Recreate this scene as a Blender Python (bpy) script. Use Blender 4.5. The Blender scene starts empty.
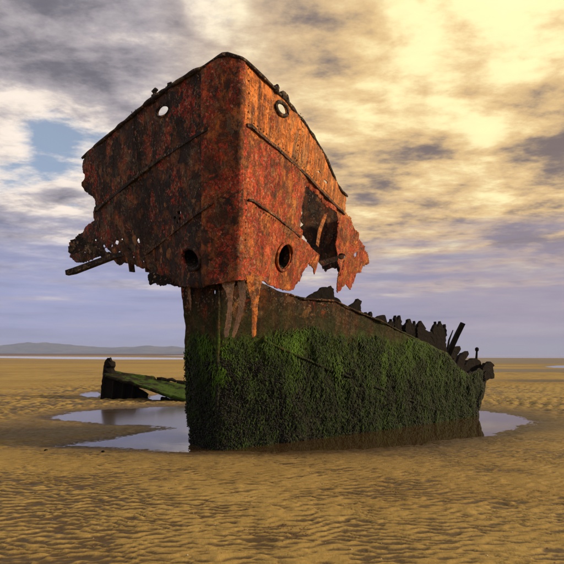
import bpy, bmesh, math, random
import numpy as np
from mathutils import Vector, Matrix

sc = bpy.context.scene
R = math.radians
rng = np.random.default_rng(7)
random.seed(7)

# ------------------------------------------------------------------ camera, sky, sun, exposure
EYE = 1.6            # camera height, m
F = 480.0            # focal length in pixels of the 564 px photograph
HV = 355.0           # row of the horizon
cam_d = bpy.data.cameras.new('camera')
cam = bpy.data.objects.new('camera', cam_d)
sc.collection.objects.link(cam)
cam.location = (0, 0, EYE)
cam.rotation_euler = (R(90), 0, 0)
cam_d.sensor_width = 36.0
cam_d.lens = 36.0 * F / 564.0
cam_d.shift_y = (HV - 282.0) / 564.0
cam_d.clip_start = 0.05
cam_d.clip_end = 40000
sc.camera = cam

SUN_AZ, SUN_EL = 93.0, 19.0      # degrees, clockwise from the view direction / above the horizon
vs = sc.view_settings
vs.view_transform = 'Standard'; vs.look = 'None'; vs.gamma = 1.0; vs.exposure = 0.12
vs.use_curve_mapping = False
sc.render.engine = 'CYCLES'
sc.cycles.use_denoising = True
sc.cycles.max_bounces = 5
sc.cycles.diffuse_bounces = 3
sc.cycles.volume_bounces = 0
sc.cycles.caustics_reflective = False
sc.cycles.caustics_refractive = False


def lin(r, g, b):
    f = lambda c: (c / 255 / 12.92) if c / 255 <= 0.04045 else ((c / 255 + 0.055) / 1.055) ** 2.4
    return (f(r), f(g), f(b), 1.0)


class NT:
    """small helper to write node trees"""
    def __init__(s, tree):
        s.t = tree
        s.n = tree.nodes
        s.l = tree.links

    def put(s, sock, v):
        if hasattr(v, 'is_output') or isinstance(v, bpy.types.NodeSocket):
            s.l.new(v, sock)
        else:
            if hasattr(sock, 'default_value'):
                dv = sock.default_value
                try:
                    n = len(dv)
                    if not hasattr(v, '__len__'):
                        v = [v] * n
                    v = list(v)[:n] + [1.0] * (n - len(v))
                except TypeError:
                    pass
                sock.default_value = v

    def new(s, typ, **kw):
        n = s.n.new(typ)
        for k, v in kw.items():
            setattr(n, k, v)
        return n

    def math(s, op, a, b=0.0, c=0.0, clamp=False):
        n = s.new('ShaderNodeMath', operation=op, use_clamp=clamp)
        s.put(n.inputs[0], a); s.put(n.inputs[1], b); s.put(n.inputs[2], c)
        return n.outputs[0]

    def vmath(s, op, a, b=(0, 0, 0), out=0):
        n = s.new('ShaderNodeVectorMath', operation=op)
        s.put(n.inputs[0], a)
        if op == 'SCALE':
            s.put(n.inputs['Scale'], b)
        else:
            s.put(n.inputs[1], b)
        return n.outputs[out]

    def noise(s, vec, scale, detail=6.0, rough=0.55, dist=0.0, lac=2.0):
        n = s.new('ShaderNodeTexNoise')
        s.put(n.inputs['Vector'], vec)
        s.put(n.inputs['Scale'], scale); s.put(n.inputs['Detail'], detail)
        s.put(n.inputs['Roughness'], rough); s.put(n.inputs['Distortion'], dist)
        s.put(n.inputs['Lacunarity'], lac)
        return n.outputs[0]

    def vor(s, vec, scale, feature='F1', rnd=1.0, out='Distance'):
        n = s.new('ShaderNodeTexVoronoi', feature=feature)
        s.put(n.inputs['Vector'], vec); s.put(n.inputs['Scale'], scale)
        s.put(n.inputs['Randomness'], rnd)
        return n.outputs[out]

    def ramp(s, fac, stops, interp='LINEAR'):
        n = s.new('ShaderNodeValToRGB')
        cr = n.color_ramp
        cr.interpolation = interp
        while len(cr.elements) < len(stops):
            cr.elements.new(0.5)
        for e, (p, c) in zip(cr.elements, stops):
            e.position = p
            e.color = c if hasattr(c, '__len__') else (c, c, c, 1)
        s.put(n.inputs[0], fac)
        return n.outputs[0]

    def step(s, x, a, b):
        n = s.new('ShaderNodeMapRange', interpolation_type='SMOOTHSTEP')
        s.put(n.inputs['Value'], x)
        s.put(n.inputs['From Min'], a); s.put(n.inputs['From Max'], b)
        s.put(n.inputs['To Min'], 0.0); s.put(n.inputs['To Max'], 1.0)
        return n.outputs[0]

    def mix(s, fac, a, b, blend='MIX'):
        n = s.new('ShaderNodeMix', data_type='RGBA', blend_type=blend)
        s.put(n.inputs[0], fac); s.put(n.inputs[6], a); s.put(n.inputs[7], b)
        return n.outputs[2]

    def xyz(s, v):
        n = s.new('ShaderNodeSeparateXYZ'); s.put(n.inputs[0], v)
        return n.outputs

    def comb(s, x, y, z):
        n = s.new('ShaderNodeCombineXYZ')
        s.put(n.inputs[0], x); s.put(n.inputs[1], y); s.put(n.inputs[2], z)
        return n.outputs[0]

    def bump(s, h, strength=0.5, dist=0.02, normal=None):
        n = s.new('ShaderNodeBump')
        s.put(n.inputs['Height'], h); s.put(n.inputs['Strength'], strength)
        s.put(n.inputs['Distance'], dist)
        if normal is not None:
            s.put(n.inputs['Normal'], normal)
        return n.outputs[0]


# ---- world: a clear evening sky behind a broken cloud deck
def pixdir(u, v):
    d = Vector(((u - 282.0) / F, 1.0, (HV - v) / F))
    return d.normalized()


world = bpy.data.worlds.new('World')
sc.world = world
world.use_nodes = True
W = NT(world.node_tree)
for n in list(W.n):
    W.n.remove(n)
sky = W.new('ShaderNodeTexSky', sky_type='NISHITA')
sky.sun_disc = False
sky.sun_elevation = R(SUN_EL); sky.sun_rotation = R(SUN_AZ)
sky.air_density = 1.0; sky.dust_density = 1.5; sky.ozone_density = 2.0
tc = W.new('ShaderNodeTexCoord')
D = W.vmath('NORMALIZE', tc.outputs['Generated'])
dx, dy, dz = W.xyz(D)


def lobe(u, v, deg_in, deg_out):
    c = W.vmath('DOT_PRODUCT', D, tuple(pixdir(u, v)), out=1)
    return W.step(c, math.cos(R(deg_out)), math.cos(R(deg_in)))


up = W.math('MAXIMUM', dz, 0.0)
inv = W.math('DIVIDE', 1.0, W.math('ADD', up, 0.13))
P = W.comb(W.math('MULTIPLY', dx, inv), W.math('MULTIPLY', dy, inv), 0.0)
Pw = W.vmath('ADD', P, (3.7, 1.3, 0.0))


def dens(q):
    """density of the cloud deck, about 0.3 to 0.7"""
    n1 = W.noise(W.vmath('MULTIPLY', q, (1.0, 1.25, 1.0)), 1.35, 9.0, 0.56, 0.15)
    n2 = W.noise(W.vmath('MULTIPLY', W.vmath('ADD', q, (7.3, 2.1, 0)), (0.9, 1.35, 1.0)), 4.3, 9.0, 0.62, 0.1)
    n3 = W.noise(W.vmath('MULTIPLY', W.vmath('ADD', q, (3.1, 5.7, 0)), (0.9, 1.3, 1.0)), 13.0, 6.0, 0.60, 0.1)
    return W.math('ADD', W.math('ADD', W.math('MULTIPLY', n1, 0.57), W.math('MULTIPLY', n2, 0.36)), W.math('MULTIPLY', n3, 0.07))


d0 = dens(Pw)
d1 = dens(W.vmath('ADD', Pw, (0.055, -0.035, 0.0)))      # the same deck a little nearer the sun
lit = W.math('MULTIPLY', W.math('SUBTRACT', d0, d1), 6.5)
bias = W.math('MULTIPLY', lobe(70, 50, 3, 24), 0.060)
for (u_, v_, a_, b_, k_) in ((330, 28, 1, 9, 0.075), (548, 120, 1, 6, 0.05), (540, 185, 1, 8, 0.085), (420, 195, 1, 8, 0.05), (20, 60, 1, 12, 0.03), (470, 235, 1, 8, 0.04),
                             (440, 110, 2, 13, -0.050), (205, 30, 1, 7, -0.055), (60, 190, 1, 8, -0.045), (390, 60, 1, 7, -0.03), (15, 138, 0.5, 7, -0.14), (80, 144, 0.5, 6, -0.13),
                             (215, 0, 0.5, 4, -0.10), (555, 0, 0.5, 9, -0.085)):
    bias = W.math('ADD', bias, W.math('MULTIPLY', lobe(u_, v_, a_, b_), k_))
d0 = W.math('ADD', d0, bias)
warm0 = lobe(450, 130, 6, 26)
cover = W.step(W.math('ADD', d0, W.math('MULTIPLY', warm0, 0.08)), 0.32, 0.44)
thick = W.step(d0, 0.36, 0.71)
# the sun stands behind the clouds on the right: they are warm there, cool on the other side
warm = W.math('ADD', W.math('MULTIPLY', lobe(455, 110, 2, 33), 1.0), W.math('MULTIPLY', lobe(1500, 60, 10, 60), 0.5), clamp=True)
bright = W.mix(warm, lin(240, 226, 212), lin(255, 238, 180))
mids = W.mix(warm, lin(176, 168, 172), lin(230, 194, 138))
dark = W.mix(warm, lin(120, 117, 127), lin(134, 119, 114))
lum = W.math('ADD', W.math('SUBTRACT', 1.0, thick), W.math('MULTIPLY', lit, 0.75), clamp=True)
cloud = W.mix(W.step(lum, 0.05, 0.60), dark, mids)
cloud = W.mix(W.step(lum, 0.5, 1.0), cloud, bright)
body = W.math('ADD', 1.10, W.math('SUBTRACT', W.math('MULTIPLY', lit, 0.16), W.math('MULTIPLY', W.math('SUBTRACT', d0, 0.40), 1.1)))
cloud = W.vmath('SCALE', cloud, body)
nish = W.vmath('MULTIPLY', W.vmath('SCALE', sky.outputs[0], 0.125), (1.0, 1.05, 1.08))
nish = W.mix(0.30, nish, lin(205, 208, 216))
col = W.mix(cover, nish, cloud)
# low down the deck thickens into an even lavender veil with faint long streaks
streak = W.noise(W.comb(W.math('MULTIPLY', dx, 1.6), W.math('MULTIPLY', dy, 1.6), W.math('MULTIPLY', dz, 17.0)), 2.2, 5.0, 0.55, 0.2)
veil = W.mix(W.step(dx, -0.45, 0.55), lin(156, 161, 198), lin(160, 150, 168))
veil = W.mix(W.math('MULTIPLY', W.step(streak, 0.5, 0.75), 0.35), veil, lin(205, 190, 190))
veil = W.mix(W.math('MULTIPLY', W.step(streak, 0.5, 0.28), 0.40), veil, lin(118, 122, 152))
vf = W.step(W.math('ADD', dz, W.math('MULTIPLY', W.math('SUBTRACT', streak, 0.5), 0.30)), 0.30, 0.10)
vf = W.math('MULTIPLY', vf, 0.96)
col = W.mix(vf, col, veil)
col = W.mix(W.step(dz, -0.01, -0.12), col, (0.10, 0.075, 0.04, 1))
col10 = W.vmath('SCALE', col, 10.0)
bg = W.new('ShaderNodeBackground')
W.put(bg.inputs[0], col10); bg.inputs[1].default_value = 0.10
wo = W.new('ShaderNodeOutputWorld')
W.l.new(bg.outputs[0], wo.inputs[0])

sd = bpy.data.lights.new('sun', 'SUN')
sd.energy = 5.0; sd.angle = R(4.0); sd.color = (1.0, 0.74, 0.47)
sun = bpy.data.objects.new('sun', sd)
sc.collection.objects.link(sun)
svec = Vector((math.cos(R(SUN_EL)) * math.sin(R(SUN_AZ)), math.cos(R(SUN_EL)) * math.cos(R(SUN_AZ)), math.sin(R(SUN_EL))))
sun.rotation_euler = svec.to_track_quat('Z', 'Y').to_euler()
sun.location = svec * 60

# ------------------------------------------------------------------ numeric helpers
def px(u, v, Y):
    return np.array([(u - 282.0) / F * Y, Y, EYE - (v - HV) / F * Y])


def gpx(u, v, z=0.0):
    """the point at height z that the photograph shows at (u, v)"""
    Y = F * (EYE - z) / (v - HV)
    return np.array([(u - 282.0) / F * Y, Y])


def proj(p):
    return 282.0 + F * p[..., 0] / p[..., 1], HV - F * (p[..., 2] - EYE) / p[..., 1]


def hash3(i, j, k, seed):
    n = (i * 374761393 + j * 668265263 + k * 2147483647 + seed * 1274126177) & 0xffffffff
    n = ((n ^ (n >> 13)) * 1274126177) & 0xffffffff
    n = (n ^ (n >> 16)) & 0xffffff
    return n / float(0xffffff)


def vnoise(p, seed=0):
    """3D value noise in -1..1, p = (..., 3)"""
    p = np.asarray(p, float)
    i = np.floor(p).astype(np.int64)
    f = p - i
    f = f * f * f * (f * (f * 6 - 15) + 10)
    out = 0
    for a in (0, 1):
        for b in (0, 1):
            for c in (0, 1):
                w = (f[..., 0] if a else 1 - f[..., 0]) * (f[..., 1] if b else 1 - f[..., 1]) * (f[..., 2] if c else 1 - f[..., 2])
                out = out + w * hash3(i[..., 0] + a, i[..., 1] + b, i[..., 2] + c, seed)
    return out * 2 - 1


def vnoise2(x, y, seed=0):
    """2D value noise in -1..1, for the large ground sheet"""
    fx0 = np.floor(x); fy0 = np.floor(y)
    i = fx0.astype(np.int32).astype(np.uint32); j = fy0.astype(np.int32).astype(np.uint32)
    fx = (x - fx0).astype(np.float32); fy = (y - fy0).astype(np.float32)
    fx = fx * fx * (3 - 2 * fx); fy = fy * fy * (3 - 2 * fy)
    c1, c2, c3 = np.uint32(374761393), np.uint32(668265263), np.uint32((seed * 1274126177 + 12345) & 0xffffffff)
    one = np.uint32(1)

    def h(a, b):
        n = a * c1 + b * c2 + c3
        n = (n ^ (n >> np.uint32(13))) * np.uint32(1274126177)
        return ((n ^ (n >> np.uint32(16))) & np.uint32(0xffffff)).astype(np.float32)
    a = h(i, j); b = h(i + one, j); c = h(i, j + one); d = h(i + one, j + one)
    top = a + (b - a) * fx
    return (top + (c + (d - c) * fx - top) * fy) * np.float32(2.0 / 0xffffff) - 1


def fbm(p, octaves=4, seed=0, gain=0.5, lac=2.03, two=False):
    p = np.asarray(p, float)
    o, amp, tot = 0, 1.0, 0
    for k in range(octaves):
        if two:
            o = o + amp * vnoise2(p[..., 0] * lac ** k + 17.3 * k, p[..., 1] * lac ** k + 17.3 * k, seed + k)
        else:
            o = o + amp * vnoise(p * lac ** k + 17.3 * k, seed + k)
        tot += amp
        amp *= gain
    return o / tot


def sdf(poly, u, v):
    """signed distance to a polygon, positive inside"""
    poly = np.asarray(poly, float)
    u = np.asarray(u, float); v = np.asarray(v, float)
    d = np.full(u.shape, 1e18)
    ins = np.zeros(u.shape, bool)
    n = len(poly)
    for k in range(n):
        x0, y0 = poly[k]; x1, y1 = poly[(k + 1) % n]
        ex, ey = x1 - x0, y1 - y0
        wx, wy = u - x0, v - y0
        t = np.clip((wx * ex + wy * ey) / (ex * ex + ey * ey + 1e-12), 0, 1)
        d = np.minimum(d, (wx - ex * t) ** 2 + (wy - ey * t) ** 2)
        c = ((y0 <= v) & (y1 > v)) | ((y1 <= v) & (y0 > v))
        with np.errstate(divide='ignore', invalid='ignore'):
            xi = x0 + (v - y0) / (y1 - y0 + 1e-18) * ex
        ins ^= c & (u < xi)
    return np.where(ins, 1, -1) * np.sqrt(d)


def above(line, u, v):
    """positive above (smaller v than) a polyline given as v(u)"""
    l = sorted(line)
    return np.interp(u, [a for a, b in l], [b for a, b in l]) - v


def ell(u, v, cx, cy, a, b, rot=0.0):
    """positive outside an ellipse, in about pixels"""
    c, s_ = math.cos(R(rot)), math.sin(R(rot))
    x = (u - cx) * c + (v - cy) * s_
    y = -(u - cx) * s_ + (v - cy) * c
    return (np.sqrt((x / a) ** 2 + (y / b) ** 2) - 1) * min(a, b)


# ------------------------------------------------------------------ object helpers
def tag(o, label=None, cat=None, group=None, kind=None):
    if label: o['label'] = label
    if cat: o['category'] = cat
    if group: o['group'] = group
    if kind: o['kind'] = kind
    return o


def empty(name, loc):
    o = bpy.data.objects.new(name, None)
    o.location = loc
    o.empty_display_size = 0.3
    sc.collection.objects.link(o)
    return o


def mesh_obj(name, verts, faces, mat, parent=None, smooth=True):
    me = bpy.data.meshes.new(name)
    me.from_pydata([tuple(map(float, v)) for v in verts], [], [tuple(map(int, f)) for f in faces])
    me.update()
    if smooth:
        me.polygons.foreach_set('use_smooth', [True] * len(me.polygons))
    me.materials.append(mat)
    o = bpy.data.objects.new(name, me)
    sc.collection.objects.link(o)
    if parent is not None:
        adopt(o, parent)
    return o


def adopt(o, parent):
    o.parent = parent
    m = Matrix.Translation(parent.location)
    if parent.parent is not None:
        m = parent.parent.matrix_basis @ parent.matrix_parent_inverse @ parent.matrix_basis
        m = Matrix.Identity(4) if parent.type == 'MESH' else m
    elif parent.type == 'MESH':
        m = Matrix.Identity(4)
    o.matrix_parent_inverse = m.inverted()


def solidify(o, th, offset=-1.0):
    m = o.modifiers.new('thickness', 'SOLIDIFY')
    m.thickness = th; m.offset = offset
    m.use_even_offset = False
    return o


def clip_grid(pos, fld):
    """pos (n, m, 3), fld (n, m): triangles of the part of the sheet where fld > 0, cut along fld = 0"""
    n, m = fld.shape
    idx = np.arange(n * m).reshape(n, m)
    a, b, c, d = idx[:-1, :-1].ravel(), idx[1:, :-1].ravel(), idx[1:, 1:].ravel(), idx[:-1, 1:].ravel()
    tris = np.concatenate([np.stack([a, b, c], 1), np.stack([a, c, d], 1)])
    fl = fld.ravel(); P_ = pos.reshape(-1, 3)
    s = (fl[tris] > 0)
    full = tris[s.all(1)]
    part = tris[s.any(1) & ~s.all(1)]
    extra = []; ekey = {}; newf = []

    def cut(i, j):
        k = (i, j) if i < j else (j, i)
        if k not in ekey:
            t = fl[k[0]] / (fl[k[0]] - fl[k[1]])
            t = min(max(t, 0.02), 0.98)
            ekey[k] = n * m + len(extra)
            extra.append(P_[k[0]] * (1 - t) + P_[k[1]] * t)
        return ekey[k]
    for t in part:
        out = []
        for k in range(3):
            i, j = int(t[k]), int(t[(k + 1) % 3])
            if fl[i] > 0: out.append(i)
            if (fl[i] > 0) != (fl[j] > 0): out.append(cut(i, j))
        for k in range(1, len(out) - 1):
            newf.append((out[0], out[k], out[k + 1]))
    allv = np.concatenate([P_, np.array(extra).reshape(-1, 3)])
    f = np.concatenate([full, np.array(newf, int).reshape(-1, 3)])
    used = np.unique(f)
    rm = np.full(len(allv), -1); rm[used] = np.arange(len(used))
    return allv[used], rm[f]


def keep_large(verts, faces, minf=14):
    """drop crumbs that hang in the air, cut loose by the tear lines"""
    par = np.arange(len(verts))
    lab = np.arange(len(verts))
    for _ in range(400):
        mn = lab[faces].min(1)
        new = lab.copy()
        for k in range(3):
            np.minimum.at(new, faces[:, k], mn)
        new = new[new]
        if (new == lab).all(): break
        lab = new
    fl = lab[faces[:, 0]]
    ids, cnt = np.unique(fl, return_counts=True)
    big_ = ids[cnt == cnt.max()]
    f = faces[np.isin(fl, big_)]
    used = np.unique(f)
    rm = np.full(len(verts), -1); rm[used] = np.arange(len(used))
    return verts[used], rm[f]


def tube(path, rad, sides=8, closed=False, flat=1.0):
    """swept tube; rad scalar or list"""
    path = np.asarray(path, float)
    n = len(path)
    rad = np.full(n, rad) if np.isscalar(rad) else np.asarray(rad, float)
    V, Fc = [], []
    upv = np.array([0, 0, 1.0])
    for i in range(n):
        a = path[(i - 1) % n] if (closed or i > 0) else path[i]
        b = path[(i + 1) % n] if (closed or i < n - 1) else path[i]
        t = b - a; t /= np.linalg.norm(t) + 1e-9
        ref = upv if abs(t[2]) < 0.9 else np.array([1.0, 0, 0])
        s_ = np.cross(t, ref); s_ /= np.linalg.norm(s_)
        w = np.cross(s_, t)
        for k in range(sides):
            an = 2 * math.pi * (k + 0.5) / sides
            V.append(path[i] + rad[i] * (math.cos(an) * s_ * flat + math.sin(an) * w))
    for i in range(n if closed else n - 1):
        j = (i + 1) % n
        for k in range(sides):
            l = (k + 1) % sides
            Fc.append((i * sides + k, i * sides + l, j * sides + l, j * sides + k))
    if not closed:
        Fc.append(tuple(range(sides))[::-1])
        Fc.append(tuple((n - 1) * sides + k for k in range(sides)))
    return V, Fc


def slab(poly3, depth):
    """thick plate from a 3D outline and an offset vector"""
    n = len(poly3)
    V = [np.asarray(p) for p in poly3] + [np.asarray(p) + depth for p in poly3]
    Fc = [tuple(range(n)), tuple(range(2 * n - 1, n - 1, -1))]
    for k in range(n):
        l = (k + 1) % n
        Fc.append((l, k, n + k, n + l))
    return V, Fc


def rag(poly, step=1.6, amp=0.7, seed=1):
    """roughen the sides of an outline drawn in pixels"""
    out = []
    r_ = random.Random(seed)
    n = len(poly)
    for k in range(n):
        a = np.array(poly[k], float); b = np.array(poly[(k + 1) % n], float)
        m = max(1, int(np.linalg.norm(b - a) / step))
        for q in range(m):
            p = a + (b - a) * q / m
            if q: p = p + np.array([r_.uniform(-amp, amp), r_.uniform(-amp, amp)])
            out.append(tuple(p))
    return out


# ------------------------------------------------------------------ materials
def material(name):
    m = bpy.data.materials.new(name)
    m.use_nodes = True
    T = NT(m.node_tree)
    for n in list(T.n):
        T.n.remove(n)
    b = T.new('ShaderNodeBsdfPrincipled')
    o = T.new('ShaderNodeOutputMaterial')
    T.l.new(b.outputs[0], o.inputs[0])
    pos = T.new('ShaderNodeNewGeometry').outputs['Position']
    return m, T, b, pos


def rust_nodes(T, pos, orange=0.5, dark=0.5, streaks=0.5, red=0.5, offset=0.0):
    p = T.vmath('ADD', pos, (offset, offset * 0.7, offset * 1.3))
    pz = T.vmath('MULTIPLY', p, (1, 1, 0.82))
    n0 = T.noise(pz, 0.75, 3, 0.5, 0.4)
    n1 = T.noise(p, 1.7, 6, 0.6, 0.8)
    n2 = T.noise(pz, 4.6, 10, 0.72, 0.35)
    n3 = T.noise(p, 21.0, 5, 0.65, 0.3)
    n4 = T.noise(T.vmath('ADD', pz, (5, 5, 5)), 2.6, 10, 0.72, 0.5)
    st = T.noise(T.vmath('MULTIPLY', p, (1, 1, 0.07)), 8.0, 4, 0.55, 0.05)
    tone = T.math('ADD', T.math('MULTIPLY', n2, 0.62), T.math('MULTIPLY', n0, 0.38))
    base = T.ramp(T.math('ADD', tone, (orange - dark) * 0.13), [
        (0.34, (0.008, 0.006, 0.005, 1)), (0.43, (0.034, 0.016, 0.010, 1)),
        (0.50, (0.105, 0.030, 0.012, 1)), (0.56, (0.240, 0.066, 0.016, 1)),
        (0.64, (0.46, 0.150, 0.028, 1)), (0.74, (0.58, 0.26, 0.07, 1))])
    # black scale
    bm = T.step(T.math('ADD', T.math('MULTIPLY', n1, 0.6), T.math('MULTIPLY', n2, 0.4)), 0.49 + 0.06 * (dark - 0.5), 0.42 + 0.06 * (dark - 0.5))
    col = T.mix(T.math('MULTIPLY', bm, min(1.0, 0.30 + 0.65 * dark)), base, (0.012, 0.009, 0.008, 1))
    # old red lead paint that still holds in patches
    lim = 0.66 - 0.15 * red
    rm = T.step(n4, lim, lim + 0.02)
    rm = T.math('MULTIPLY', rm, T.step(n3, 0.38, 0.48))
    rc = T.mix(n3, (0.20, 0.017, 0.008, 1), (0.72, 0.075, 0.028, 1))
    col = T.mix(T.math('MULTIPLY', rm, 0.88 - 0.35 * dark), col, rc)
    # grey-olive remains of topcoat, in curled flakes with sharp edges
    ng = T.noise(T.vmath('ADD', pz, (1, 8, 3)), 5.0, 10, 0.74, 0.3)
    gm = T.math('MULTIPLY', T.step(n0, 0.42, 0.56), T.step(ng, 0.515, 0.535))
    col = T.mix(T.math('MULTIPLY', gm, 0.45 + 0.30 * dark), col, T.mix(n3, (0.028, 0.022, 0.014, 1), (0.19, 0.140, 0.085, 1)))
    cells = T.vor(T.vmath('ADD', pz, T.vmath('SCALE', T.comb(n2, n4, ng), 0.5)), 7.0, out='Color')
    cr = T.xyz(cells)[0]
    col = T.mix(T.math('MULTIPLY', T.step(cr, 0.72, 0.74), 0.25 + 0.3 * dark), col, (0.030, 0.013, 0.009, 1))
    col = T.mix(T.math('MULTIPLY', T.step(cr, 0.22, 0.20), 0.30 * orange + 0.08), col, (0.52, 0.17, 0.035, 1))
    blot = T.noise(T.vmath('ADD', p, (9, 2, 6)), 3.4, 4, 0.5, 0.2)
    bl = T.math('MULTIPLY', T.step(blot, 0.63, 0.66), T.step(n3, 0.30, 0.45))
    col = T.mix(T.math('MULTIPLY', bl, 0.75), col, T.mix(n2, (0.10, 0.080, 0.050, 1), (0.50, 0.20, 0.06, 1)))
    bl2 = T.step(blot, 0.37, 0.34)
    col = T.mix(T.math('MULTIPLY', bl2, 0.35 + 0.4 * dark), col, (0.016, 0.011, 0.009, 1))
    # bright orange runs below the seams
    sm = T.math('MULTIPLY', T.step(T.math('ADD', T.math('MULTIPLY', st, 0.75), T.math('MULTIPLY', n2, 0.25)), 0.47, 0.58), streaks)
    col = T.mix(sm, col, T.mix(n2, (0.42, 0.085, 0.010, 1), (0.76, 0.26, 0.04, 1)))
    sk = T.math('MULTIPLY', T.step(st, 0.42, 0.33), 0.3 + 0.4 * streaks)
    col = T.mix(sk, col, (0.030, 0.014, 0.009, 1))
    # small pits and pale flecks
    vz = T.vor(p, 22.0)
    pit = T.math('MULTIPLY', T.step(vz, 0.22, 0.12), T.step(n1, 0.46, 0.58))
    col = T.mix(T.math('MULTIPLY', pit, 0.85), col, (0.010, 0.007, 0.006, 1))
    fl = T.math('MULTIPLY', T.step(T.noise(pz, 24.0, 4, 0.6), 0.57, 0.63), T.step(n4, 0.44, 0.56))
    col = T.mix(T.math('MULTIPLY', fl, 0.65), col, (0.46, 0.31, 0.19, 1))
    flake = T.step(n2, 0.47, 0.50)
    h = T.math('ADD', T.math('MULTIPLY', flake, 0.55), T.math('MULTIPLY', T.step(ng, 0.50, 0.525), 0.60))
    h = T.math('ADD', h, T.math('MULTIPLY', cr, 0.35))
    h = T.math('ADD', h, T.math('MULTIPLY', n3, 0.55))
    h = T.math('SUBTRACT', h, T.math('MULTIPLY', pit, 0.8))
    h = T.math('ADD', h, T.math('MULTIPLY', rm, 0.35))
    return col, h


def rust_mat(name, strength=0.95, dist=0.022, pale=0.0, **kw):
    m, T, b, pos = material(name)
    col, h = rust_nodes(T, pos, **kw)
    if pale: col = T.mix(pale, col, (0.36, 0.25, 0.17, 1))
    T.put(b.inputs['Base Color'], col)
    T.put(b.inputs['Roughness'], 0.78)
    T.put(b.inputs['Specular IOR Level'], 0.28)
    T.put(b.inputs['Normal'], T.bump(h, strength, dist))
    return m


M = {}
M['rust_port_shaded'] = rust_mat('rust_port_shaded', orange=0.32, dark=0.88, streaks=0.0, red=0.78)  # dark flaking rust, darkened further to carry the shade of this side
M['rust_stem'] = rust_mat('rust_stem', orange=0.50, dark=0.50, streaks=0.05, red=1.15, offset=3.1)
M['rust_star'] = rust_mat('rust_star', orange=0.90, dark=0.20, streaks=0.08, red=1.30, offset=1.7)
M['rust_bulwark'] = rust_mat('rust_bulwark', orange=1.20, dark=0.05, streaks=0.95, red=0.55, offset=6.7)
M['rust_dark'] = rust_mat('rust_dark', orange=0.15, dark=0.95, streaks=0.10, red=0.35, offset=9.0)
M['rust_strip'] = rust_mat('rust_strip', orange=0.8, dark=0.2, streaks=0.6, red=0.3, offset=4.4)
M['pale_strip'] = rust_mat('pale_strip', pale=0.55, orange=0.45, dark=0.5, streaks=0.25, red=0.2, offset=14.0)
M['black_scale'] = rust_mat('black_scale', orange=-0.3, dark=1.0, streaks=0.0, red=-0.3, offset=2.2)


def hull_mat(name, rusty=True):
    """lower hull: bare rust above the tide line, green algae below it, then black mussel crust"""
    m, T, b, pos = material(name)
    col, h = rust_nodes(T, pos, orange=0.10, dark=0.95, streaks=0.08, red=0.40, offset=12.0)
    x, y, z = T.xyz(pos)
    n = T.noise(pos, 2.2, 6, 0.6, 0.3)
    nf = T.noise(T.vmath('MULTIPLY', pos, (1, 1, 0.25)), 16, 5, 0.6, 0.2)
    nm = T.noise(pos, 26.0, 5, 0.65, 0.2)
    zz = T.math('ADD', z, T.math('MULTIPLY', T.math('SUBTRACT', n, 0.5), 0.55))
    brown = T.mix(n, (0.018, 0.014, 0.006, 1), (0.050, 0.034, 0.011, 1))
    col = T.mix(T.math('MULTIPLY', T.step(zz, 2.75, 2.10), 0.75), col, brown)
    green = T.mix(nf, (0.012, 0.026, 0.004, 1), (0.060, 0.105, 0.010, 1))
    stain = T.math('MULTIPLY', T.step(zz, 2.85, 2.05), T.step(T.noise(T.vmath('MULTIPLY', pos, (1, 1, 0.2)), 5.0, 5, 0.6, 0.1), 0.38, 0.60))
    col = T.mix(T.math('MULTIPLY', stain, 0.75), col, (0.022, 0.034, 0.006, 1))
    ga = T.math('MULTIPLY', T.step(zz, 2.10, 1.86), T.step(nf, 0.34, 0.56))
    col = T.mix(ga, col, green)
    crust = T.mix(T.step(nm, 0.35, 0.65), (0.004, 0.005, 0.004, 1), (0.024, 0.026, 0.014, 1))
    ca = T.step(zz, 1.68, 1.38)
    col = T.mix(ca, col, crust)
    vd = T.vor(T.vmath('MULTIPLY', pos, (1, 1, 0.6)), 30.0)
    h = T.mix(T.step(zz, 2.0, 1.6), h, T.math('ADD', T.math('MULTIPLY', vd, -1.2), nm))
    T.put(b.inputs['Base Color'], col)
    T.put(b.inputs['Roughness'], 0.75)
    T.put(b.inputs['Specular IOR Level'], 0.15)
    T.put(b.inputs['Normal'], T.bump(h, 0.9, 0.025))
    return m


M['hull'] = hull_mat('lower_hull')


def tinted(name, c0, c1, rough=0.6, attr='tint', spec=0.3, bscale=40.0):
    m, T, b, pos = material(name)
    a = T.new('ShaderNodeAttribute', attribute_name=attr)
    col = T.mix(a.outputs['Fac'], c0, c1)
    n = T.noise(pos, bscale, 4, 0.6)
    col = T.mix(T.math('MULTIPLY', n, 0.5), col, (0.01, 0.012, 0.006, 1))
    T.put(b.inputs['Base Color'], col)
    T.put(b.inputs['Roughness'], rough)
    T.put(b.inputs['Specular IOR Level'], spec)
    return m


M['weed'] = tinted('seaweed', (0.0040, 0.0100, 0.0020, 1), (0.090, 0.195, 0.012, 1), 0.7, spec=0.12)
M['mussel'] = tinted('mussel_shell', (0.004, 0.004, 0.005, 1), (0.035, 0.032, 0.026, 1), 0.5, spec=0.3)

# algae covered fragment
m, T, b, pos = material('algae_deck')
n = T.noise(pos, 3.0, 7, 0.62, 0.4); n2 = T.noise(pos, 14.0, 6, 0.62)
col = T.mix(T.step(T.math('ADD', n, T.math('MULTIPLY', T.xyz(pos)[0], 0.06)), 0.12, 0.28), (0.016, 0.013, 0.006, 1), T.mix(n2, (0.012, 0.030, 0.004, 1), (0.062, 0.110, 0.012, 1)))
T.put(b.inputs['Base Color'], col); T.put(b.inputs['Roughness'], 0.85); T.put(b.inputs['Specular IOR Level'], 0.1)
T.put(b.inputs['Normal'], T.bump(n2, 0.8, 0.05))
M['algae'] = m

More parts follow.
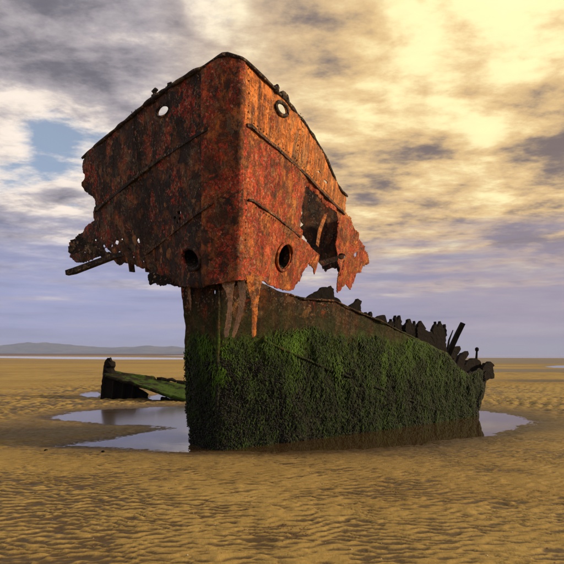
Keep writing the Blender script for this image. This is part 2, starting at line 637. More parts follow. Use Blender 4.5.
m, T, b, pos = material('near_black')  # plain near-black; on the fragment's front it stands in for shade
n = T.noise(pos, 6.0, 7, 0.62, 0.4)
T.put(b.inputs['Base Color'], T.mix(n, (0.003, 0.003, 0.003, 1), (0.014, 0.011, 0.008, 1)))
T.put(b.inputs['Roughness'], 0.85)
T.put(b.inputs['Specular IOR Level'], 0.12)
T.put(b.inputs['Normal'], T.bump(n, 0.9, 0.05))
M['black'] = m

# sand
m, T, b, pos = material('sand')
wet = T.new('ShaderNodeAttribute', attribute_name='wet').outputs['Fac']  # wetness; in the ripple troughs it also carries painted shading
x, y, z = T.xyz(pos)
n0 = T.noise(T.vmath('MULTIPLY', pos, (0.25, 1.0, 1.0)), 0.22, 5, 0.6, 0.4)
n1 = T.noise(pos, 1.3, 6, 0.6, 0.3)
n2 = T.noise(pos, 9.0, 6, 0.65, 0.2)
n3 = T.noise(pos, 160.0, 3, 0.7)
dry = T.mix(n1, (0.255, 0.176, 0.048, 1), (0.425, 0.308, 0.102, 1))
dry = T.mix(T.math('MULTIPLY', T.step(n0, 0.42, 0.66), 0.45), dry, (0.190, 0.112, 0.032, 1))
dry = T.mix(T.math('MULTIPLY', T.step(n2, 0.60, 0.74), 0.35), dry, (0.120, 0.070, 0.022, 1))
dry = T.mix(T.math('MULTIPLY', T.math('SUBTRACT', n3, 0.5), 0.5), dry, (0.50, 0.34, 0.13, 1))
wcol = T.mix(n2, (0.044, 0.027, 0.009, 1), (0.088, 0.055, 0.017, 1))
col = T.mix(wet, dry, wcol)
T.put(b.inputs['Base Color'], col)
T.put(b.inputs['Roughness'], T.math('ADD', T.math('MULTIPLY', wet, T.math('SUBTRACT', T.math('MULTIPLY', T.step(y, 20.0, 60.0), -0.22), 0.30)), 0.86))
T.put(b.inputs['Specular IOR Level'], T.math('ADD', T.math('MULTIPLY', wet, 0.30), 0.10))
# finer ripples than the mesh carries farther out, and grains
pw = T.vmath('ADD', pos, T.vmath('SCALE', T.new('ShaderNodeTexNoise').outputs['Color'], 0.0))
wv = T.new('ShaderNodeTexWave', wave_type='BANDS', bands_direction='Y', wave_profile='SIN')
T.put(wv.inputs['Vector'], pos); T.put(wv.inputs['Scale'], 1.1); T.put(wv.inputs['Distortion'], 5.0)
T.put(wv.inputs['Detail'], 3.0); T.put(wv.inputs['Detail Scale'], 1.2)
far = T.step(y, 9.0, 26.0)
n5 = T.noise(pos, 42.0, 4, 0.65)
hb = T.math('ADD', T.math('MULTIPLY', n2, 0.30), T.math('ADD', T.math('MULTIPLY', n3, 0.09), T.math('MULTIPLY', n5, 0.22)))
hb = T.math('ADD', hb, T.math('MULTIPLY', T.math('MULTIPLY', wv.outputs['Fac'], far), 0.8))
T.put(b.inputs['Normal'], T.bump(hb, 0.75, 0.035))
M['sand'] = m


def water_mat(name, tint, mud=(0.085, 0.050, 0.018, 1), scale=6.0, rough=0.02, ior=1.5, strength=0.05):
    """clear shallow water: a reflecting surface over whatever lies on the bottom"""
    m, T, b, pos = material(name)
    T.n.remove(b)
    n = T.noise(T.vmath('MULTIPLY', pos, (0.6, 1.0, 1.0)), scale, 4, 0.55, 0.2)
    n2 = T.noise(pos, 0.7, 4, 0.55, 0.2)
    x, y, z = T.xyz(pos)
    ruf = T.math('MULTIPLY', T.step(y, 9.6, 11.2), T.step(x, -1.2, -2.2))
    ruf = T.math('MULTIPLY', ruf, T.step(n2, 0.18, 0.36))
    nrm = T.bump(n, strength, 0.01)
    g = T.new('ShaderNodeBsdfGlossy')
    T.put(g.inputs['Color'], (1, 1, 1, 1))
    T.put(g.inputs['Roughness'], T.math('ADD', T.math('MULTIPLY', ruf, 0.13), rough))
    T.put(g.inputs['Normal'], nrm)
    t = T.new('ShaderNodeBsdfTransparent'); T.put(t.inputs['Color'], tint)
    df = T.new('ShaderNodeBsdfDiffuse'); T.put(df.inputs['Color'], mud)
    mt = T.new('ShaderNodeMixShader'); T.put(mt.inputs[0], 0.55)
    T.l.new(t.outputs[0], mt.inputs[1]); T.l.new(df.outputs[0], mt.inputs[2])
    fr = T.new('ShaderNodeFresnel'); T.put(fr.inputs['IOR'], ior); T.put(fr.inputs['Normal'], nrm)
    mx = T.new('ShaderNodeMixShader')
    T.l.new(fr.outputs[0], mx.inputs[0]); T.l.new(mt.outputs[0], mx.inputs[1]); T.l.new(g.outputs[0], mx.inputs[2])
    out = [q for q in T.n if q.type == 'OUTPUT_MATERIAL'][0]
    T.l.new(mx.outputs[0], out.inputs[0])
    return m


M['pool'] = water_mat('pool_water', (0.72, 0.62, 0.45, 1), ior=1.75)
M['sea'] = water_mat('sea_water', (0.55, 0.55, 0.5, 1), mud=(0.13, 0.115, 0.12, 1), scale=0.3, rough=0.09, ior=1.55)

m, T, b, pos = material('far_hills')
n = T.ramp(T.noise(T.vmath('MULTIPLY', pos, (1, 1, 5)), 0.006, 7, 0.65), [(0.38, 0.0), (0.62, 1.0)])
T.put(b.inputs['Base Color'], T.mix(n, (0.020, 0.032, 0.030, 1), (0.11, 0.11, 0.075, 1)))
T.put(b.inputs['Roughness'], 0.95)
M['hills'] = m
m, T, b, pos = material('far_dunes')
n = T.noise(T.vmath('MULTIPLY', pos, (1, 1, 12)), 0.01, 5, 0.6)
T.put(b.inputs['Base Color'], T.mix(n, (0.060, 0.032, 0.018, 1), (0.13, 0.075, 0.035, 1)))
T.put(b.inputs['Roughness'], 0.95)
M['dunes'] = m

# ------------------------------------------------------------------ the ground: one sheet of rippled sand
POOL = [(43, 417), (70, 411.5), (94, 410), (183, 405.5), (300, 404), (470, 410), (515, 413), (541, 422), (525, 429),
        (480, 437), (430, 445), (360, 450.5), (280, 453), (190, 453), (120, 449.5), (62, 446), (100, 439), (136, 433.5),
        (172, 428), (105, 424), (62, 420.5)]
POOL_W = np.array([gpx(u, v) for u, v in POOL])
PUD = {'left': [(76, 395.5), (84, 392), (99, 391), (103, 394), (100, 397.5), (84, 397)],
       'under': [(147, 399), (150, 396), (160, 394), (172, 396.5), (166, 400.5), (154, 400.5)],
       'right': [(543, 366.6), (556, 365.5), (580, 365.2), (600, 367.2), (570, 368.3), (553, 367.8)],
       'chan': [(-40, 355.9), (0, 356.2), (60, 356.7), (140, 357.3), (188, 357.9), (188, 359.4), (120, 359.5), (60, 359.0), (0, 358.0), (-40, 357.2)]}
PUD_W = {k: np.array([gpx(u, v) for u, v in p]) for k, p in PUD.items()}
SEA_W = np.array([[-40.0, 420], [60, 300], [130, 250], [300, 215], [800, 200], [7500, 900], [7500, 7600], [-1800, 7600], [-700, 2500]])


def smooth(x, a, b):
    t = np.clip((x - a) / (b - a), 0, 1)
    return t * t * (3 - 2 * t)


def g2(p, octaves, seed):
    return fbm(p, octaves, seed, two=True)


def g1(p, seed):
    return vnoise2(p[..., 0], p[..., 1], seed)


def sdf_box(poly, X, Y, m):
    """sdf() where it matters; a plain large negative value farther than m outside the outline's box"""
    out = np.full(X.shape, -float(m))
    lo, hi = poly.min(0) - m, poly.max(0) + m
    k = (X > lo[0]) & (X < hi[0]) & (Y > lo[1]) & (Y < hi[1])
    if k.any(): out[k] = sdf(poly, X[k], Y[k])
    return out


def ground_base(X, Y):
    """height without ripples, wetness"""
    p3 = np.stack([X, Y, np.zeros_like(X)], -1)
    und = 0.020 * g2(p3 * np.array([0.16, 0.35, 1]), 3, 5) + 0.05 * g1(p3 * np.array([0.02, 0.07, 1]), 9)
    und = und * smooth(Y, 2, 12) + 0.0
    d = -sdf_box(POOL_W, X, Y, 9.0) + (0.34 * g2(p3 * np.array([0.8, 0.9, 1]), 3, 21) + 0.08 * g2(p3 * np.array([4.5, 4.5, 1]), 2, 23)) * smooth(Y, 7.9, 9.5)
    near = np.exp(-np.clip(d, 0, None) / 1.6)
    z = 0.045 + und * (1 - near)
    z = np.where(d > 0, z * (1 - near) + near * (0.002 + 0.045 * smooth(d, 0, 0.9)), -0.20 * smooth(-d, 0, 1.2) + 0.002)
    wet = np.clip(1.25 * np.exp(-np.clip(d, 0, None) / (0.55 + 0.5 * smooth(X, -1, 4))), 0, 1)
    # a wet shoulder left of the pool and wet hollows on the right
    wl = smooth(sdf_box(np.array([gpx(u, v) for u, v in [(-60, 428), (40, 417), (110, 424), (172, 428), (60, 447), (-60, 449)]]), X, Y, 3.0)
                + 0.5 * g2(p3 * np.array([0.6, 0.8, 1]), 3, 33), -0.4, 0.9)
    wet = np.maximum(wet, 0.75 * wl)
    sz = smooth(X, 2.0, 7.0) * smooth(Y, 7.5, 9.5) * (1 - smooth(Y, 12, 17))
    wet = np.maximum(wet, 0.65 * sz * smooth(g2(p3 * np.array([0.35, 0.8, 1]), 3, 41), -0.5, 0.3))
    band = g2(p3 * np.array([0.012, 0.075, 1]), 4, 47)
    wet = np.maximum(wet, 0.9 * smooth(band, 0.02, 0.22) * smooth(Y, 22, 32) * (0.35 + 0.65 * smooth(X, -5, 10)))
    for (a, b_, x0) in ((26.5, 31.0, 11.0), (42.0, 56.0, 8.0), (110, 170, 10)):
        w_ = smooth(Y, a, a + (b_ - a) * 0.25) * (1 - smooth(Y, b_ - (b_ - a) * 0.3, b_)) * smooth(X, x0, x0 + 0.15 * a)
        wet = np.maximum(wet, 0.95 * w_)
    wet = np.maximum(wet, smooth(Y, 60, 95) * smooth(X / Y, 0.05, 0.30) * smooth(g2(p3 * np.array([0.006, 0.03, 1]), 3, 53), -0.4, 0.1))
    for k, pw_ in PUD_W.items():
        s_ = 0.25 if k != 'chan' else 6.0
        s_ = 1.2 if k == 'right' else s_
        dd = -sdf_box(pw_, X, Y, 12 * s_)
        nr = np.exp(-np.clip(dd, 0, None) / s_)
        z = np.where(dd > 0, z * (1 - nr) + nr * (0.002 + 0.04 * smooth(dd, 0, s_)), -0.05 * smooth(-dd, 0, s_))
        wet = np.maximum(wet, 0.8 * nr)
    ds = -sdf(SEA_W, X, Y)
    z = np.where(ds > 0, z, -0.3 * smooth(-ds, 0, 40) - 0.0)
    z = np.where(ds > 0, z * smooth(ds, 0, 30) + 0.002, z)
    wet = np.maximum(wet, np.exp(-np.clip(ds, 0, None) / 60.0))
    return z, np.clip(wet, 0, 1), d


def ripples(X, Y):
    p3 = np.stack([X, Y, np.zeros_like(X)], -1)
    w1 = g2(p3 * np.array([4.2, 5.6, 1]), 3, 61)
    w2 = g2(p3 * np.array([0.9, 0.9, 1]), 2, 67)
    ph = (Y + 0.14 * X + 0.095 * w1 + 0.14 * w2) / 0.088
    r1 = 1 - 1.7 * np.abs(np.sin(np.pi * ph)) ** 0.75
    w3 = g2(p3 * np.array([4.6, 3.4, 1]) + 40, 3, 73)
    ph2 = (Y * 0.92 - 0.34 * X + 0.105 * w3) / 0.120
    r2 = 1 - 1.7 * np.abs(np.sin(np.pi * ph2)) ** 0.8
    am = np.clip(0.62 + 0.9 * g2(p3 * np.array([3.4, 4.6, 1]), 3, 77), 0, 1.25)
    h = 0.0130 * r1 * (0.30 + 0.85 * am) + 0.0105 * r2 * (1.1 - 0.8 * am)
    h = h * (1.0 + 0.35 * g2(p3 * np.array([0.7, 0.8, 1]), 2, 83)) + 0.010 * g2(p3 * np.array([8.0, 13.0, 1]), 4, 81) + 0.012 * g2(p3 * np.array([1.3, 1.7, 1]), 2, 84)
    # broader ripples farther up the beach, on the left of the pool
    ph3 = (Y + 0.10 * X + 0.35 * g2(p3 * np.array([0.8, 0.6, 1]), 2, 85)) / 0.62
    ph4 = (X + 0.25 * g2(p3 * np.array([0.7, 0.9, 1]), 2, 87)) / 0.40
    am2 = np.clip(0.6 + 0.9 * g2(p3 * np.array([0.35, 0.3, 1]), 2, 89), 0.1, 1.3)
    big_ = am2 * (0.026 * np.sin(2 * np.pi * ph3) + 0.030 * np.sin(2 * np.pi * ph4) * np.cos(2 * np.pi * ph3))
    return h, big_


def axis(parts):
    out = [parts[0][0]]
    for a, b_, s0, s1 in parts:
        x = a
        while x < b_ - 1e-6:
            t = (x - a) / (b_ - a)
            x += s0 + (s1 - s0) * t
            out.append(min(x, b_))
    return np.unique(np.round(np.array(out), 5))


ys = axis([(-300, -10, 60, 4), (-10, 2.6, 3, 0.06), (2.6, 8.6, 0.0125, 0.018), (8.6, 26, 0.020, 0.15), (26, 240, 0.15, 5), (240, 8000, 6, 500)])
xr = axis([(0, 4.6, 0.024, 0.028), (4.6, 12, 0.026, 0.10), (12, 60, 0.12, 1.6), (60, 8000, 2, 600)])
xs = np.concatenate([-xr[::-1][:-1], xr])
GX, GY = np.meshgrid(xs, ys, indexing='ij')
gz, gwet, gd = ground_base(GX, GY)
rh, rb = ripples(GX, GY)
edge = smooth(gd, -0.5, 0.12)
rf = edge * (1 - smooth(GY, 18, 34)) * smooth(GY, 0.5, 2.5) * (1 - smooth(np.abs(GX), 9, 14))
rfb = smooth(gd, -0.1, 1.2) * smooth(GY, 10, 13) * (1 - smooth(GY, 30, 70)) * (1 - smooth(np.abs(GX), 30, 50))
flat_ = 1 - 0.15 * gwet
tr = rh * rf
trough_dark = smooth(-tr, 0.002, 0.009) * 0.95 + smooth(-rb * rfb, 0.002, 0.028) * 0.85  # damp ripple troughs, darkened further in place of ripple shading
gz = gz + rh * rf * flat_ + rb * rfb * flat_
gwet = np.clip(np.maximum(gwet, trough_dark), 0, 1)
gv = np.stack([GX, GY, gz], -1).reshape(-1, 3)
n_, m_ = GX.shape
ids = np.arange(n_ * m_).reshape(n_, m_)
quads = np.stack([ids[:-1, :-1], ids[1:, :-1], ids[1:, 1:], ids[:-1, 1:]], -1).reshape(-1, 4)


def big_mesh(name, verts, faces, mat, parent=None, smooth_=True):
    """fast path for large meshes; faces (n, k) array"""
    me = bpy.data.meshes.new(name)
    nv, nf, k = len(verts), len(faces), faces.shape[1]
    me.vertices.add(nv); me.loops.add(nf * k); me.polygons.add(nf)
    me.vertices.foreach_set('co', np.ascontiguousarray(verts, np.float32).ravel())
    me.loops.foreach_set('vertex_index', np.ascontiguousarray(faces, np.int32).ravel())
    me.polygons.foreach_set('loop_start', np.arange(0, nf * k, k, dtype=np.int32))
    me.polygons.foreach_set('use_smooth', np.full(nf, smooth_, bool))
    me.update(calc_edges=True)
    me.validate()
    me.materials.append(mat)
    o = bpy.data.objects.new(name, me)
    sc.collection.objects.link(o)
    if parent is not None:
        adopt(o, parent)
    return o


ground = big_mesh('sand_beach', gv, quads, M['sand'])
at = ground.data.attributes.new('wet', 'FLOAT', 'POINT')  # wetness plus the shading put into the ripple troughs
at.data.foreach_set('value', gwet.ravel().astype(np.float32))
tag(ground, kind='structure')


def water_sheet(name, outline, mat, z=0.0, grow=0.3, step=None):
    c = outline.mean(0)
    nn = len(outline)
    e = np.roll(outline, -1, 0) - np.roll(outline, 1, 0)
    nrm = np.stack([e[:, 1], -e[:, 0]], 1)
    nrm /= np.linalg.norm(nrm, axis=1)[:, None] + 1e-9
    area = 0.5 * np.sum(outline[:, 0] * np.roll(outline[:, 1], -1) - np.roll(outline[:, 0], -1) * outline[:, 1])
    if area < 0: nrm = -nrm
    o2 = outline + nrm * grow
    if area < 0: o2 = o2[::-1]
    o = mesh_obj(name, [(p[0], p[1], z) for p in o2], [tuple(range(nn))], mat, smooth=False)
    bm = bmesh.new(); bm.from_mesh(o.data); bmesh.ops.triangulate(bm, faces=bm.faces[:]); bm.to_mesh(o.data); bm.free()
    tag(o, kind='structure')
    return o


pool_outer = np.array([gpx(u, v) for u, v in POOL[:15] + [(62, 446), (30, 432)]])
water_sheet('tidal_pool_water', pool_outer, M['pool'], 0.0, 0.25)
for k, nm in (('left', 'puddle_water'), ('under', 'puddle_water'), ('right', 'puddle_water')):
    water_sheet(nm, PUD_W[k], M['pool'], 0.0, 0.08 if k != 'right' else 0.5)
water_sheet('channel_water', PUD_W['chan'], M['sea'], 0.0, 3.0)
water_sheet('sea_water', SEA_W, M['sea'], 0.0, 6.0)

# ------------------------------------------------------------------ far shore
def ridge(name, u0, u1, Y, crest, mat, depth, base=-1.5, n=260):
    V, Fc = [], []
    for i in range(n + 1):
        u = u0 + (u1 - u0) * i / n
        v = np.interp(u, [c[0] for c in crest], [c[1] for c in crest])
        h = EYE + (HV - v) / F * Y
        X = (u - 282) / F * Y
        h += 0.08 * h * vnoise(np.array([X * 0.006, 3.3, 0.0]), 5) + 0.05 * h * vnoise(np.array([X * 0.02, 3.3, 0.0]), 6)
        prof = [(-0.30, base), (-0.22, 0.28 * h), (-0.10, 0.72 * h), (0, h), (0.25, 0.8 * h), (0.8, base)]
        for q, (dy_, z) in enumerate(prof):
            jig = 0.06 * h * vnoise(np.array([X * 0.008, q * 7.1, 1.0]), 8) if 0 < q < 5 and q != 3 else 0
            V.append((X, Y + dy_ * depth, z + jig))
    k = 6
    for i in range(n):
        for q in range(k - 1):
            Fc.append((i * k + q, (i + 1) * k + q, (i + 1) * k + q + 1, i * k + q + 1))
    o = mesh_obj(name, V, Fc, mat)
    return tag(o, kind='structure')


ridge('hills', -420, 330, 5200, [(-420, 352), (-250, 347), (-120, 343), (-40, 347.5), (0, 345.2), (30, 343.0), (70, 344.0), (100, 346.5), (130, 347.5),
                                 (150, 345.2), (175, 347.0), (200, 347.5), (250, 351), (330, 354.6)], M['hills'], 900, base=-2)
ridge('dunes', -500, 260, 1500, [(-500, 353.2), (0, 353.4), (90, 353.5), (190, 353.9), (260, 354.8)], M['dunes'], 250, base=-2)

# ------------------------------------------------------------------ the wreck: shape of the upper bow
wreck = empty('shipwreck', (-0.6, 8.6, 0))
tag(wreck, 'towering rusted ship bow with torn plates and weed-covered lower hull in tidal pool', 'shipwreck')

SHEER = 0.08
ZR0 = 6.25


def solve_rail(pts, sgn, start):
    out = []
    s = NW
    prev = np.asarray(start)
    for u, v in pts:
        z = ZR0 - SHEER * s
        for _ in range(20):
            Y = F * (z - EYE) / (HV - v)
            p = np.array([(u - 282) / F * Y, Y])
            ss = s if prev is None else s + np.linalg.norm(p - prev)
            z = 0.5 * z + 0.5 * (ZR0 - SHEER * ss)
        s = ss; prev = p
        out.append((sgn * s, p[0], p[1]))
    return out


NL = px(207, 0, 7.64)[:2]          # soft corner on the shaded side of the narrow front plane
NR = px(242.5, 0, 7.50)[:2]        # hard corner on the sunlit side
NW = float(np.linalg.norm(NR - NL)) / 2
railL = solve_rail([(190, 74.5), (150, 102), (118, 128), (82, 158)], -1, NL)
railR = solve_rail([(259, 74.5), (285, 99), (305, 125), (322, 152), (340, 190)], 1, NR)
ctrl = railL[::-1] + [(-NW, *NL), (NW, *NR)] + railR
# carry the plan on past the torn ends
s0, x0, y0 = ctrl[0]; s1, x1, y1 = ctrl[1]
dv = np.array([x0 - x1, y0 - y1]); dv /= np.linalg.norm(dv)
ctrl = [(s0 - 2.0, x0 + 2.0 * dv[0], y0 + 2.0 * dv[1])] + ctrl
s0, x0, y0 = ctrl[-1]
for k in range(1, 5):
    a_ = R(29 + 2 * k)
    x0 += math.sin(a_); y0 += math.cos(a_)
    ctrl.append((s0 + k, x0, y0))
ctrl = np.array(ctrl)
SD = np.arange(ctrl[0, 0], ctrl[-1, 0], 0.02)
CX = np.interp(SD, ctrl[:, 0], ctrl[:, 1]); CY = np.interp(SD, ctrl[:, 0], ctrl[:, 2])


def gsm(a, sig):
    k = int(4 * sig)
    w = np.exp(-0.5 * (np.arange(-k, k + 1) / sig) ** 2); w /= w.sum()
    pad = np.concatenate([2 * a[0] - a[k:0:-1], a, 2 * a[-1] - a[-2:-k - 2:-1]])
    return np.convolve(pad, w, 'valid')


CX, CY = gsm(CX, 3), gsm(CY, 3)
TX, TY = np.gradient(CX, SD), np.gradient(CY, SD)
tl = np.hypot(TX, TY); TX /= tl; TY /= tl
AXD = np.array([-0.20, 0.98])          # the ship's long axis, pointing aft


def zrail(s):
    return ZR0 - SHEER * np.abs(s) + 0.085 * np.exp(-(s / 0.20) ** 2) - 0.02 * np.exp(-((s + 0.36) / 0.12) ** 2)


def upper(s, z, off=0.0):
    """point of the flared upper bow; off = metres outward"""
    s = np.asarray(s, float); z = np.asarray(z, float)
    x = np.interp(s, SD, CX); y = np.interp(s, SD, CY)
    tx = np.interp(s, SD, TX); ty = np.interp(s, SD, TY)
    nx, ny = ty, -tx                        # outward
    dzv = np.clip(zrail(s) - z, 0, None)
    rake = 0.30 * (dzv / 3.4) ** 1.15
    fl = 0.40 * (dzv / 3.4) ** 1.2 * smooth(np.abs(s), 0.2, 2.2)
    X = x + AXD[0] * rake + nx * (off - fl)
    Y = y + AXD[1] * rake + ny * (off - fl)
    return np.stack([X, Y, z + 0 * X], -1)


def inv_upper(u, v, s=0.0, z=4.5, off=0.0):
    for _ in range(40):
        p = upper(s, z, off); a = np.array(proj(p))
        e = np.array([u, v]) - a
        if np.abs(e).max() < 0.01: break
        h = 1e-3
        Js = (np.array(proj(upper(s + h, z, off))) - a) / h
        Jz = (np.array(proj(upper(s, z + h, off))) - a) / h
        d = np.linalg.lstsq(np.stack([Js, Jz], 1), e, rcond=None)[0]
        m = np.abs(d).max()
        if m > 0.5: d *= 0.5 / m
        s += d[0]; z += d[1]
    return s, z


PORT = [(300, 20), (20, 20), (81, 156), (82.5, 166), (87, 176), (84, 186), (86, 192), (93, 197), (94, 205), (91, 212),
        (91, 220), (84, 226), (76, 235), (72, 246), (68, 256), (72, 260), (79, 262.5), (86, 260.5), (93, 258), (100, 255), (108, 258),
        (114, 260), (119, 266), (122, 263), (126, 263), (138, 267), (149, 270), (148, 277), (149, 284), (155, 281), (160, 284.5), (166, 280),
        (172, 280), (180, 286), (196, 288), (221, 283), (240, 280), (300, 280)]
STAR = [(180, 20), (346, 20), (347, 212), (352, 218), (355, 228), (360.6, 236), (363, 244), (369, 254), (371, 263), (366, 266), (361, 272), (356, 274),
        (353, 283), (349.5, 289.5), (346, 284), (343, 288), (341, 294), (338, 286), (338.5, 270), (336, 262), (337, 240), (336.5, 214),
        (328, 206), (318, 195), (309, 186), (306, 198), (304, 210), (301, 222), (301, 229), (305, 231), (310, 233), (314, 240),
        (317, 247), (320, 255), (318, 263), (315, 274), (312, 266), (310, 262), (307, 268), (303.5, 273), (302, 281), (297, 288),
        (289, 291), (276, 288), (269, 284.5), (262, 280), (240, 280), (180, 281)]
L1 = [(92, 214.5), (113, 197), (154, 164.5), (185, 143.5), (207, 130), (230, 122)]
L2 = [(92, 300), (143, 257), (172, 234), (195, 216), (216, 201), (230, 197)]
R1 = [(225, 122), (250, 126.5), (276, 148), (306.5, 176.5), (328, 199), (342, 212), (352, 222)]
R2 = [(225, 197), (252, 200.5), (274.5, 216), (294, 231.5), (303, 240), (321, 257), (322.5, 305), (400, 305)]
PORT_HOLES = [(163, 111, 6.4, 4.2, -38), (192, 259, 7.5, 10.5, -24), (203, 191, 1.5, 1.7, 0), (205.5, 194, 1.0, 1.4, 0), (180, 213, 1.5, 1.9, 0), (181, 219, 1.2, 1.8, 0),
              (178.5, 223, 0.9, 0.9, 0), (117, 242.5, 1.8, 2.2, 30), (122, 239.5, 1.1, 1.1, 0), (138, 240.5, 1.5, 2.7, -20), (124, 242, 0.9, 0.9, 0),
              (88, 244.5, 1.8, 1.5, 0), (90, 251, 1.3, 1.1, 0), (97, 254, 2.2, 1.5, 20), (108, 251.5, 4.6, 2.1, 38), (119, 253, 2.4, 1.6, -10), (154, 274.5, 2.0, 1.5, 0),
              (160.5, 278, 1.6, 1.0, 0), (104, 246, 1.5, 1.1, 20), (112, 246, 1.0, 1.3, 0), (129, 249, 2.0, 1.1, 30), (133, 257, 1.3, 1.0, 0), (84, 252, 1.6, 1.0, 10), (95, 240, 1.0, 0.8, 0),
              (144, 262, 1.7, 1.0, 25), (101, 238, 0.8, 1.0, 0), (199, 189, 0.9, 1.1, 0), (176, 218, 1.0, 1.3, 0), (184, 224, 0.8, 1.0, 0)]
STAR_HOLES = [(281.5, 109, 3.3, 6.3, -32), (284, 257, 6.2, 12.5, 12), (317, 171.5, 2.6, 0.9, 40), (325, 181.5, 2.8, 1.3, 48), (341, 256.5, 4.5, 3.2, -10), (355.5, 255, 1.2, 3.2, 18)]


def dent(s, z):
    """buckling and corrosion of the plates, metres"""
    p = np.stack([s, z, 0 * s], -1)
    d = 0.028 * fbm(p * np.array([0.9, 0.9, 1]), 2, 101)
    d += 0.012 * fbm(p * np.array([3.5, 3.5, 1]), 3, 105)
    fl = fbm(p * np.array([5.5, 5.5, 1]), 4, 111)
    d += 0.007 * smooth(fl, -0.05, 0.05)
    d += 0.004 * fbm(p * np.array([22, 22, 1]), 2, 117)
    return d


def plate(name, sr, zr, extra, outline, holes, mat, off=0.0, th=0.022, step=0.02, ragamp=1.1):
    S_ = np.arange(sr[0], sr[1] + step, step); Z_ = np.arange(zr[0], zr[1] + step, step)
    SS, ZZ = np.meshgrid(S_, Z_, indexing='ij')
    ZC = np.minimum(ZZ, zrail(SS))
    base = upper(SS, ZC)
    u, v = proj(base)
    f = sdf(outline, u, v)
    p = np.stack([SS, ZZ, 0 * SS], -1)
    f = f + ragamp * (fbm(p * np.array([9, 9, 1]), 3, 131) + 0.5 * vnoise(p * np.array([34, 34, 1]), 139)) * (1 - 0.0)
    f0 = f.copy()
    for (hx, hy, a, b_, r_) in holes:
        e = ell(u, v, hx, hy, a, b_, r_)
        if a * b_ < 14: e = e + 0.5 * vnoise(p * np.array([20, 20, 1]), 143)
        f = np.minimum(f, e)
    f = np.minimum(f, extra(u, v, SS, ZZ))
    f = np.minimum(f, (zrail(SS) - ZZ) * 60)
    curl = 0.10 * np.exp(-np.clip(f0, 0, None) / 5.0) * (fbm(p * np.array([2.2, 2.2, 1]), 2, 151) - 0.15)
    pos_ = upper(SS, ZZ, off + dent(SS, ZZ) + curl)
    if f.max() <= 0: return None
    V, Fc = clip_grid(pos_, f)
    V, Fc = keep_large(V, Fc)
    o = big_mesh(name, V, Fc, mat, wreck)
    solidify(o, th)
    return o


SN0, SN1 = -0.34, 0.30     # the stem plate wraps the nose between these


def band(lo, hi, slo=None, shi=None):
    def f(u, v, s, z):
        r_ = np.full(u.shape, 1e3)
        if hi is not None: r_ = np.minimum(r_, -above(hi, u, v))    # below hi
        if lo is not None: r_ = np.minimum(r_, above(lo, u, v))     # above lo
        if slo is not None: r_ = np.minimum(r_, (s - slo) * 60)
        if shi is not None: r_ = np.minimum(r_, (shi - s) * 60)
        return r_
    return f


zlo, zhi = 2.6, 6.3
# port side, plate by plate
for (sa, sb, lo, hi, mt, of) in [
        (-2.35, SN0, L1, None, 'rust_port_shaded', 0.0), (-6.2, -2.33, L1, None, 'rust_port_shaded', 0.006),
        (-1.75, SN0, L2, L1, 'rust_port_shaded', 0.010), (-6.2, -1.73, L2, L1, 'rust_port_shaded', 0.004),
        (-2.10, SN0, None, L2, 'rust_port_shaded', 0.0), (-6.2, -2.08, None, L2, 'rust_port_shaded', 0.007)]:
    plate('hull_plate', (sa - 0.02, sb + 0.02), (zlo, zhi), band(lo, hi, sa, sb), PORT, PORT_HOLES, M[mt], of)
NOSE = [(150, 20), (320, 20), (320, 281), (262, 280.5), (240, 280.5), (221, 283.5), (196, 288), (150, 288)]
for (lo, hi, of) in [(None, None, 0.016)]:
    o = plate('stem_plate', (SN0 - 0.10, SN1 + 0.10), (zlo, 6.4), band(lo, hi, SN0 - 0.07, SN1 + 0.05), NOSE, [], M['rust_stem'], of, th=0.03)
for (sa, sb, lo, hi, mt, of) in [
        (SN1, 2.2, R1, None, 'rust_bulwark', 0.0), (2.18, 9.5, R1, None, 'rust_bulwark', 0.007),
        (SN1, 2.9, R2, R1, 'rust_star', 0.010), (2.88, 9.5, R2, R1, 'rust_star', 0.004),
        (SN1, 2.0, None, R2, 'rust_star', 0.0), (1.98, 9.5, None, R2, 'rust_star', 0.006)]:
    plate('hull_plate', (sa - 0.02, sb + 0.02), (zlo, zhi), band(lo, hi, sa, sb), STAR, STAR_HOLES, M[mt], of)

# rail: a heavy half-round bar on the plate edge
svals = np.arange(inv_upper(82, 158.5, -4, 5.9)[0] + 0.02, inv_upper(347, 209, 5, 5.8)[0], 0.08)
path = upper(svals, zrail(svals), 0.012 + 0.012 * vnoise(np.stack([svals * 2, 0 * svals, 0 * svals], -1), 3))
path[:, 2] += 0.010 * vnoise(np.stack([svals * 1.5, 0 * svals + 4, 0 * svals], -1), 4) * smooth(np.abs(svals), 0.5, 1.5)
V, Fc = tube(path, 0.033 + 0.012 * vnoise(np.stack([svals * 5, 0 * svals, 0 * svals], -1), 5), 8)
mesh_obj('bulwark_rail', V, Fc, M['black_scale'], wreck)


